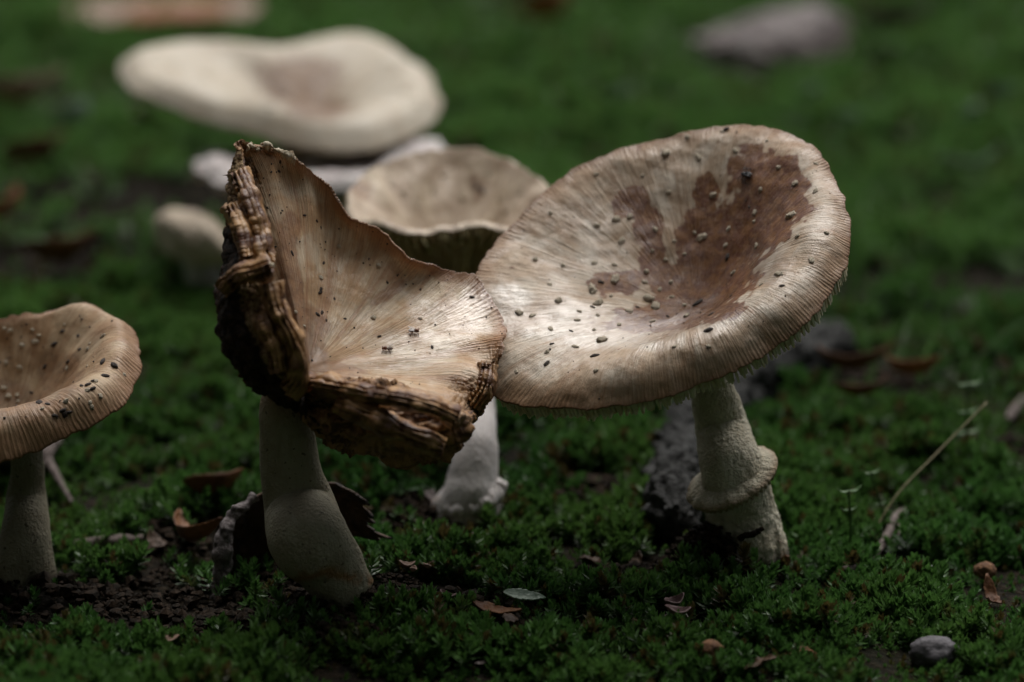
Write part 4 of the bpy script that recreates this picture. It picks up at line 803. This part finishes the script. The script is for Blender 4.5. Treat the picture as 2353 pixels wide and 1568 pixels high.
for k, (x, y, L, wd, az, ti, m_, lb) in enumerate(far):
    put_leaf('fallen_leaf', ground_pt(x, y), L, wd, az, -ti*.5, m_, lb or 'small leaf with painted pale sky glint lying on moss behind the stained cap', 'leaf', g1 if lb else 'leaves with painted sky glint on the far moss', .008 + .026*max(0, ground_pt(x, y)[1] - 1.0), 60 + k, roll=-.7, curl=.6, cup=.6)  # leaves without a label: sky reflection painted as pale leaf colour
# scraps scattered through the moss
for k in range(52):
    y = 1450 - 1150*random.random()**1.3 if k < 34 else random.uniform(1230, 1560); x = random.uniform(0, 2353) if k < 34 else random.uniform(900, 2340)
    p = ground_pt(x, y); L = random.uniform(.005, .013)*(.6 if k >= 45 else 1)
    put_leaf('leaf_scrap', p, L, L*random.uniform(.22, .8), random.uniform(0, 6.3), random.uniform(-.5, .5), random.choice([RUST, DULL, DULL, DULL, GREYLEAF]), 'small brown leaf scrap caught among the moss', 'scrap', 'leaf scraps in the moss', .0020, 200 + k, curl=random.uniform(-.4, .9), cup=random.uniform(-.5, .9), nu=16, nv=11, crumple=.3)
# soil crumbs heaped at the feet
def crumbs(label, spots, seed):
    r = np.random.default_rng(seed); bm = bmesh.new(); bmesh.ops.create_icosphere(bm, subdivisions=1, radius=1.0); IV = np.array([v.co[:] for v in bm.verts]); IF = [[v.index for v in f.verts] for f in bm.faces]; bm.free(); V, F, b = [], [], 0
    for (px, py, sx, sy, h, cnt, smax) in spots:
        c = ground_pt(px, py)
        for _ in range(cnt):
            a, q = r.random()*6.283, math.sqrt(r.random()); x, y = c[0] + sx*q*math.cos(a), c[1] + sy*q*math.sin(a); s_ = .0002 + smax*r.random()**3.0
            z = float(gz(x, y)) + h*max(0, 1 - q*q)*r.random()**.5 + s_*.3
            V.append(np.array([x, y, z]) + IV*s_*(.6 + .8*r.random((len(IV), 1)))*np.array([1, 1, .8])); F += [[i + b for i in f] for f in IF]; b += len(IV)
    tag(obj('soil', np.concatenate(V), F, CRUMB, smooth=False), label, 'soil', kind='stuff')
crumbs('dark crumbly soil heaped round the leaning stem', [(800,1415,.026,.014,.005,700,.0022),(812,1412,.014,.005,.007,520,.0014),(600,1430,.028,.014,.004,380,.0024),(1010,1400,.028,.011,.004,330,.0020),(800,1470,.016,.008,.007,260,.0018),(330,1445,.026,.013,.004,240,.0024),(900,1350,.01,.01,.004,300,.0012)], 5)
crumbs('black root fibres and soil clinging to the ringed stem', [(1640,1290,.018,.012,.013,1600,.0015),(1600,1310,.022,.014,.006,700,.0014),(1700,1310,.014,.008,.006,600,.0013)], 6)
crumbs('dark soil in the gap round the torn white stem foot', [(1060,1215,.016,.010,.003,600,.0015),(960,1200,.012,.012,.006,500,.0015),(60,1385,.036,.018,.005,420,.0026)], 7)
crumbs('brown crumbs and rotted bits strewn through gaps in the moss', [(float(project(np.array([sx, sy, 0.0]))[0]), float(project(np.array([sx, sy, 0.0]))[1]), rx*1.1, ry*1.1, .003, 420, .0022) for (sx, sy, rx, ry) in SOILSPOTS[7:]], 8)
# root fibres
for k in range(26):
    c = ground_pt(random.uniform(1590, 1745), random.uniform(1265, 1315)); a = random.uniform(0, 6.28); h = random.uniform(.002, .012); l = random.uniform(.004, .010)
    if k == 0: fib = thing('root_fibre', 'tangled dark root fibres stuck to the foot of the ringed stem', 'root', ground_pt(1660, 1300))
    tube_obj('fibre', [c + UPZ*.001, c + UPZ*h + np.array([math.cos(a), math.sin(a), 0])*l*.4, c + UPZ*(h*.8) + np.array([math.cos(a + .5), math.sin(a + .5), 0])*l], np.array([.0003, .00028, .00015]), CRUMB, fib, rough=.0002, freq=500, NS=6, NL=14, seed=k)
tube_obj('fibre', [at(1700, 1235, base_r[1] - .012), at(1728, 1228, base_r[1] - .015), at(1755, 1214, base_r[1] - .015)], np.array([.0008, .0008, .0003]), CRUMB, fib, rough=.0010, freq=700, NS=12, NL=30)
# grass blades, blurred, on the right behind the stained cap
def grass():
    V, F, b = [], [], 0; r = np.random.default_rng(3)
    for k in range(420):
        x, y = r.uniform(1250, 2500), r.uniform(300, 900)
        if r.random() < .45: x = 1950 + 120*r.normal(); y = 560 + 130*r.normal()
        p = ground_pt(x, np.clip(y, 60, 980)); h = r.uniform(.010, .030); d = r.normal(0, .35, 2); w_ = r.uniform(.0006, .0013); a = r.uniform(0, 3.14); e = np.array([math.cos(a), math.sin(a), 0])*w_; v = []
        for t in (0, .35, .7, 1.0): c = p + np.array([d[0]*h*t*t, d[1]*h*t*t, h*t]); v += [c - e*(1 - t*t*.95), c + e*(1 - t*t*.95)]
        V += v; F += [(b + 2*i, b + 2*i + 1, b + 2*i + 3, b + 2*i + 2) for i in range(3)]; b += 8
    tag(obj('grass', np.array(V), F, GREENLEAF, attrs={'polar': np.ones((len(V), 3))}), 'thin short grass blades scattered through the moss', 'grass', kind='stuff')
grass()

# ------------------------------------------------------------------ insects
def ell(c, r_, n=8, m=12):
    V, F = [], []
    for i in range(n + 1):
        for j in range(m): a, b = math.pi*i/n, 2*math.pi*j/m; V.append((c[0] - r_[0]*math.cos(a), c[1] + r_[1]*math.sin(a)*math.cos(b), c[2] + r_[2]*math.sin(a)*math.sin(b)))
    for i in range(n):
        for j in range(m): F.append((i*m + j, i*m + (j + 1) % m, (i + 1)*m + (j + 1) % m, (i + 1)*m + j))
    return np.array(V), F
def insect(name, label, p, n, fwd, L, kind):
    t = thing(name, label, name.split('_')[-1], p); M = np.array(frame(n, fwd).to_3x3())
    def part(nm, V, F, mat): return obj(nm, np.asarray(V) @ M.T*L + np.array(p), F, mat, t)
    body = BLACK if kind != 'fly' else FLYB
    if kind == 'beetle':
        part('head', *ell((.42, 0, .14), (.10, .10, .08)), body); part('thorax', *ell((.24, 0, .17), (.16, .16, .12)), body)
        for sg in (-1, 1): part('wing_case', *ell((-.14, sg*.075, .19), (.34, .13, .15)), body)
    else:
        part('head', *ell((.42, 0, .24), (.10, .15, .13)), body); part('thorax', *ell((.20, 0, .27), (.19, .16, .17)), body); part('abdomen', *ell((-.20, 0, .22), (.28, .17, .15)), body)
        for sg in (-1, 1):
            g = leaf_grid(.8, .30, .0, .05, 2, nu=10, nv=7, crumple=.01); g = g @ np.array(Matrix.Rotation(R(180 - sg*16), 3, 'Z') @ Matrix.Rotation(R(-14), 3, 'Y')).T; g = g + np.array([-.22, sg*.16, .42])
            part('wing', g.reshape(-1, 3), grid_faces(10, 7, wrap=False), WING)
    for sg in (-1, 1):
        for k, x in enumerate((.30, .14, -.02)):
            e = np.array([x + (.16 - .16*k), sg*.38, .22]); f = np.array([x + (.22 - .24*k), sg*.55, 0.0]); a = np.array([x, sg*.1, .14]); V, F = [], []
            for q in (a, e, f): V += [q + np.array(d)*.022 for d in ((1, 0, 1), (-1, 0, 1), (-1, 0, -1), (1, 0, -1))]
            for s_ in (0, 4): F += [(s_ + i, s_ + (i + 1) % 4, s_ + 4 + (i + 1) % 4, s_ + 4 + i) for i in range(4)]
            part('leg', V, F, body)
    return t
p, n, tt = surf_at(cR, 1716, 402); insect('beetle', 'small black elongated beetle on the dark stain of the big cap', p, n, -RT*.85 + UP*.5, .0052, 'beetle')
p, n, tt = surf_at(cL, 951, 760); insect('fruit_fly', 'tiny amber fly facing the wet right edge of the decaying cap', p, n, RT, .0034, 'fly')
p, n, tt = surf_at(cL, 891, 800); insect('fruit_fly', 'tiny dark fly facing the curled flap on the decaying cap', p, n, -RT, .0034, 'fly')
p = ground_pt(2140, 1362) + UPZ*.0075; insect('ground_beetle', 'glossy black beetle crawling on top of the moss', p, UPZ, RT, .0048, 'beetle')

# ------------------------------------------------------------------ the tree added out of view: trunk and crown shade the left side
tp = np.array([-0.62, 0.42, 0.0]); shade_tree = thing('shade_tree', 'unseen oak added left of the frame to shade that side', 'shade_tree', tp)
TRUNK = simple('tree_bark', (0.070, 0.055, 0.042), (0.022, 0.017, 0.013), 0.5, 0.9, 0.006, 0.8, 0.25)
tube_obj('trunk', [tp + np.array(q) for q in ((0, 0, -.1), (0, 0, .05), (-.02, -.02, .5), (-.06, -.06, 1.6), (-.1, -.12, 3.0), (-.15, -.2, 4.6))], np.array([.36, .32, .25, .22, .18, .08]), TRUNK, shade_tree, rough=.02, freq=6, NS=120, NL=160, seed=41,
    shape=lambda P, t, a: .016*np.abs(np.sin(a*13 + 2.5*fbm(P*4, 2, 3))) + .008*fbm(P*40, 3, 4))
for k, (dx, dy, z0, z1) in enumerate(((-1.5, -.6, 2.0, 3.2), (.3, -1.8, 2.3, 3.4), (-.6, 1.0, 2.7, 3.8), (.5, -.7, 3.0, 4.3), (-1.2, -1.7, 2.4, 3.6))):
    tube_obj('limb', [tp + np.array([-.05, -.05, z0]), tp + np.array([dx*.4, dy*.4, z0*.5 + z1*.5]), tp + np.array([dx, dy, z1])], np.array([.075, .05, .015]), TRUNK, shade_tree, rough=.01, freq=10, NS=24, NL=40, seed=50 + k)
def crown():
    r = np.random.default_rng(9); V, F, b = [], [], 0; cl = [tp + np.array(q) for q in ((-1.5, -.6, 3.3), (.2, -1.8, 3.5), (-.7, .7, 4.0), (.3, -.8, 4.3), (-1.2, -1.8, 3.7), (-.5, -.6, 4.6), (-2.0, -1.4, 3.4), (-.4, -2.6, 3.5))]
    for c in cl:
        for _ in range(1500):
            d = r.normal(0, 1, 3); d /= np.linalg.norm(d); p = c + d*np.array([.85, .85, .5])*r.random()**.45; a, e = r.normal(0, 1, 3), r.normal(0, 1, 3); a /= np.linalg.norm(a); e = np.cross(a, e); e /= np.linalg.norm(e); L, w_ = r.uniform(.08, .13), r.uniform(.03, .05)
            V += [p, p + a*L*.5 + e*w_, p + a*L, p + a*L*.5 - e*w_]; F += [(b, b + 1, b + 2, b + 3)]; b += 4
    o = obj('crown', np.array(V), F, GREENLEAF, shade_tree, smooth=False, attrs={'polar': np.ones((len(V), 3))}); o['kind'] = 'stuff'
crown()

# unseen shrubs added to block sky light from the sides and behind the camera
def shade_shrub(label, x, y, rad, h, seed):
    r = np.random.default_rng(seed); b_ = np.array([x, y, 0.0]); t = thing('shade_shrub', label, 'shade_shrub', b_, 'added shrubs blocking sky light'); V, F, b = [], [], 0
    for k in range(7):
        a = r.random()*6.28; e = b_ + np.array([math.cos(a)*rad*.5, math.sin(a)*rad*.5, h*r.uniform(.5, .85)])
        tube_obj('stem', [b_ + np.array([.05*math.cos(a), .05*math.sin(a), -.03]), b_*.6 + e*.4 + np.array([0, 0, .1]), e], np.array([.025, .016, .006]), TRUNK, t, rough=.004, freq=12, NS=10, NL=20, seed=seed + k)
    for _ in range(4200):
        d = r.normal(0, 1, 3); d /= np.linalg.norm(d); p = b_ + np.array([0, 0, h*.5]) + d*np.array([rad, rad, h*.52])*r.random()**.4; p[2] = max(p[2], .03); a, e = r.normal(0, 1, 3), r.normal(0, 1, 3); a /= np.linalg.norm(a); e = np.cross(a, e); e /= np.linalg.norm(e); L, w_ = r.uniform(.11, .18), r.uniform(.035, .055)
        V += [p, p + a*L*.5 + e*w_, p + a*L, p + a*L*.5 - e*w_]; F += [(b, b + 1, b + 2, b + 3)]; b += 4
    o = obj('foliage', np.array(V), F, GREENLEAF, t, smooth=False, attrs={'polar': np.ones((len(V), 3))}); o['kind'] = 'stuff'
for k, (x, y, rd, h, lb) in enumerate(((-2.4, -1.3, 1.3, 3.0, 'tall leafy shrub added behind the oak trunk to block sky light'), (-.4, -2.3, 1.3, 3.0, 'tall leafy shrub added opposite the ringed mushroom to block sky light'), (1.7, -1.9, 1.3, 2.9, 'leafy shrub added on the pebble side to block sky light'), (3.0, -.2, 1.2, 2.4, 'lower leafy shrub added level with the black beetle to block sky light'), (-2.6, 1.3, 1.1, 2.6, 'leafy shrub added beyond the oak trunk to block sky light'))):
    shade_shrub(lb, x, y, rd, h, 300 + 20*k)
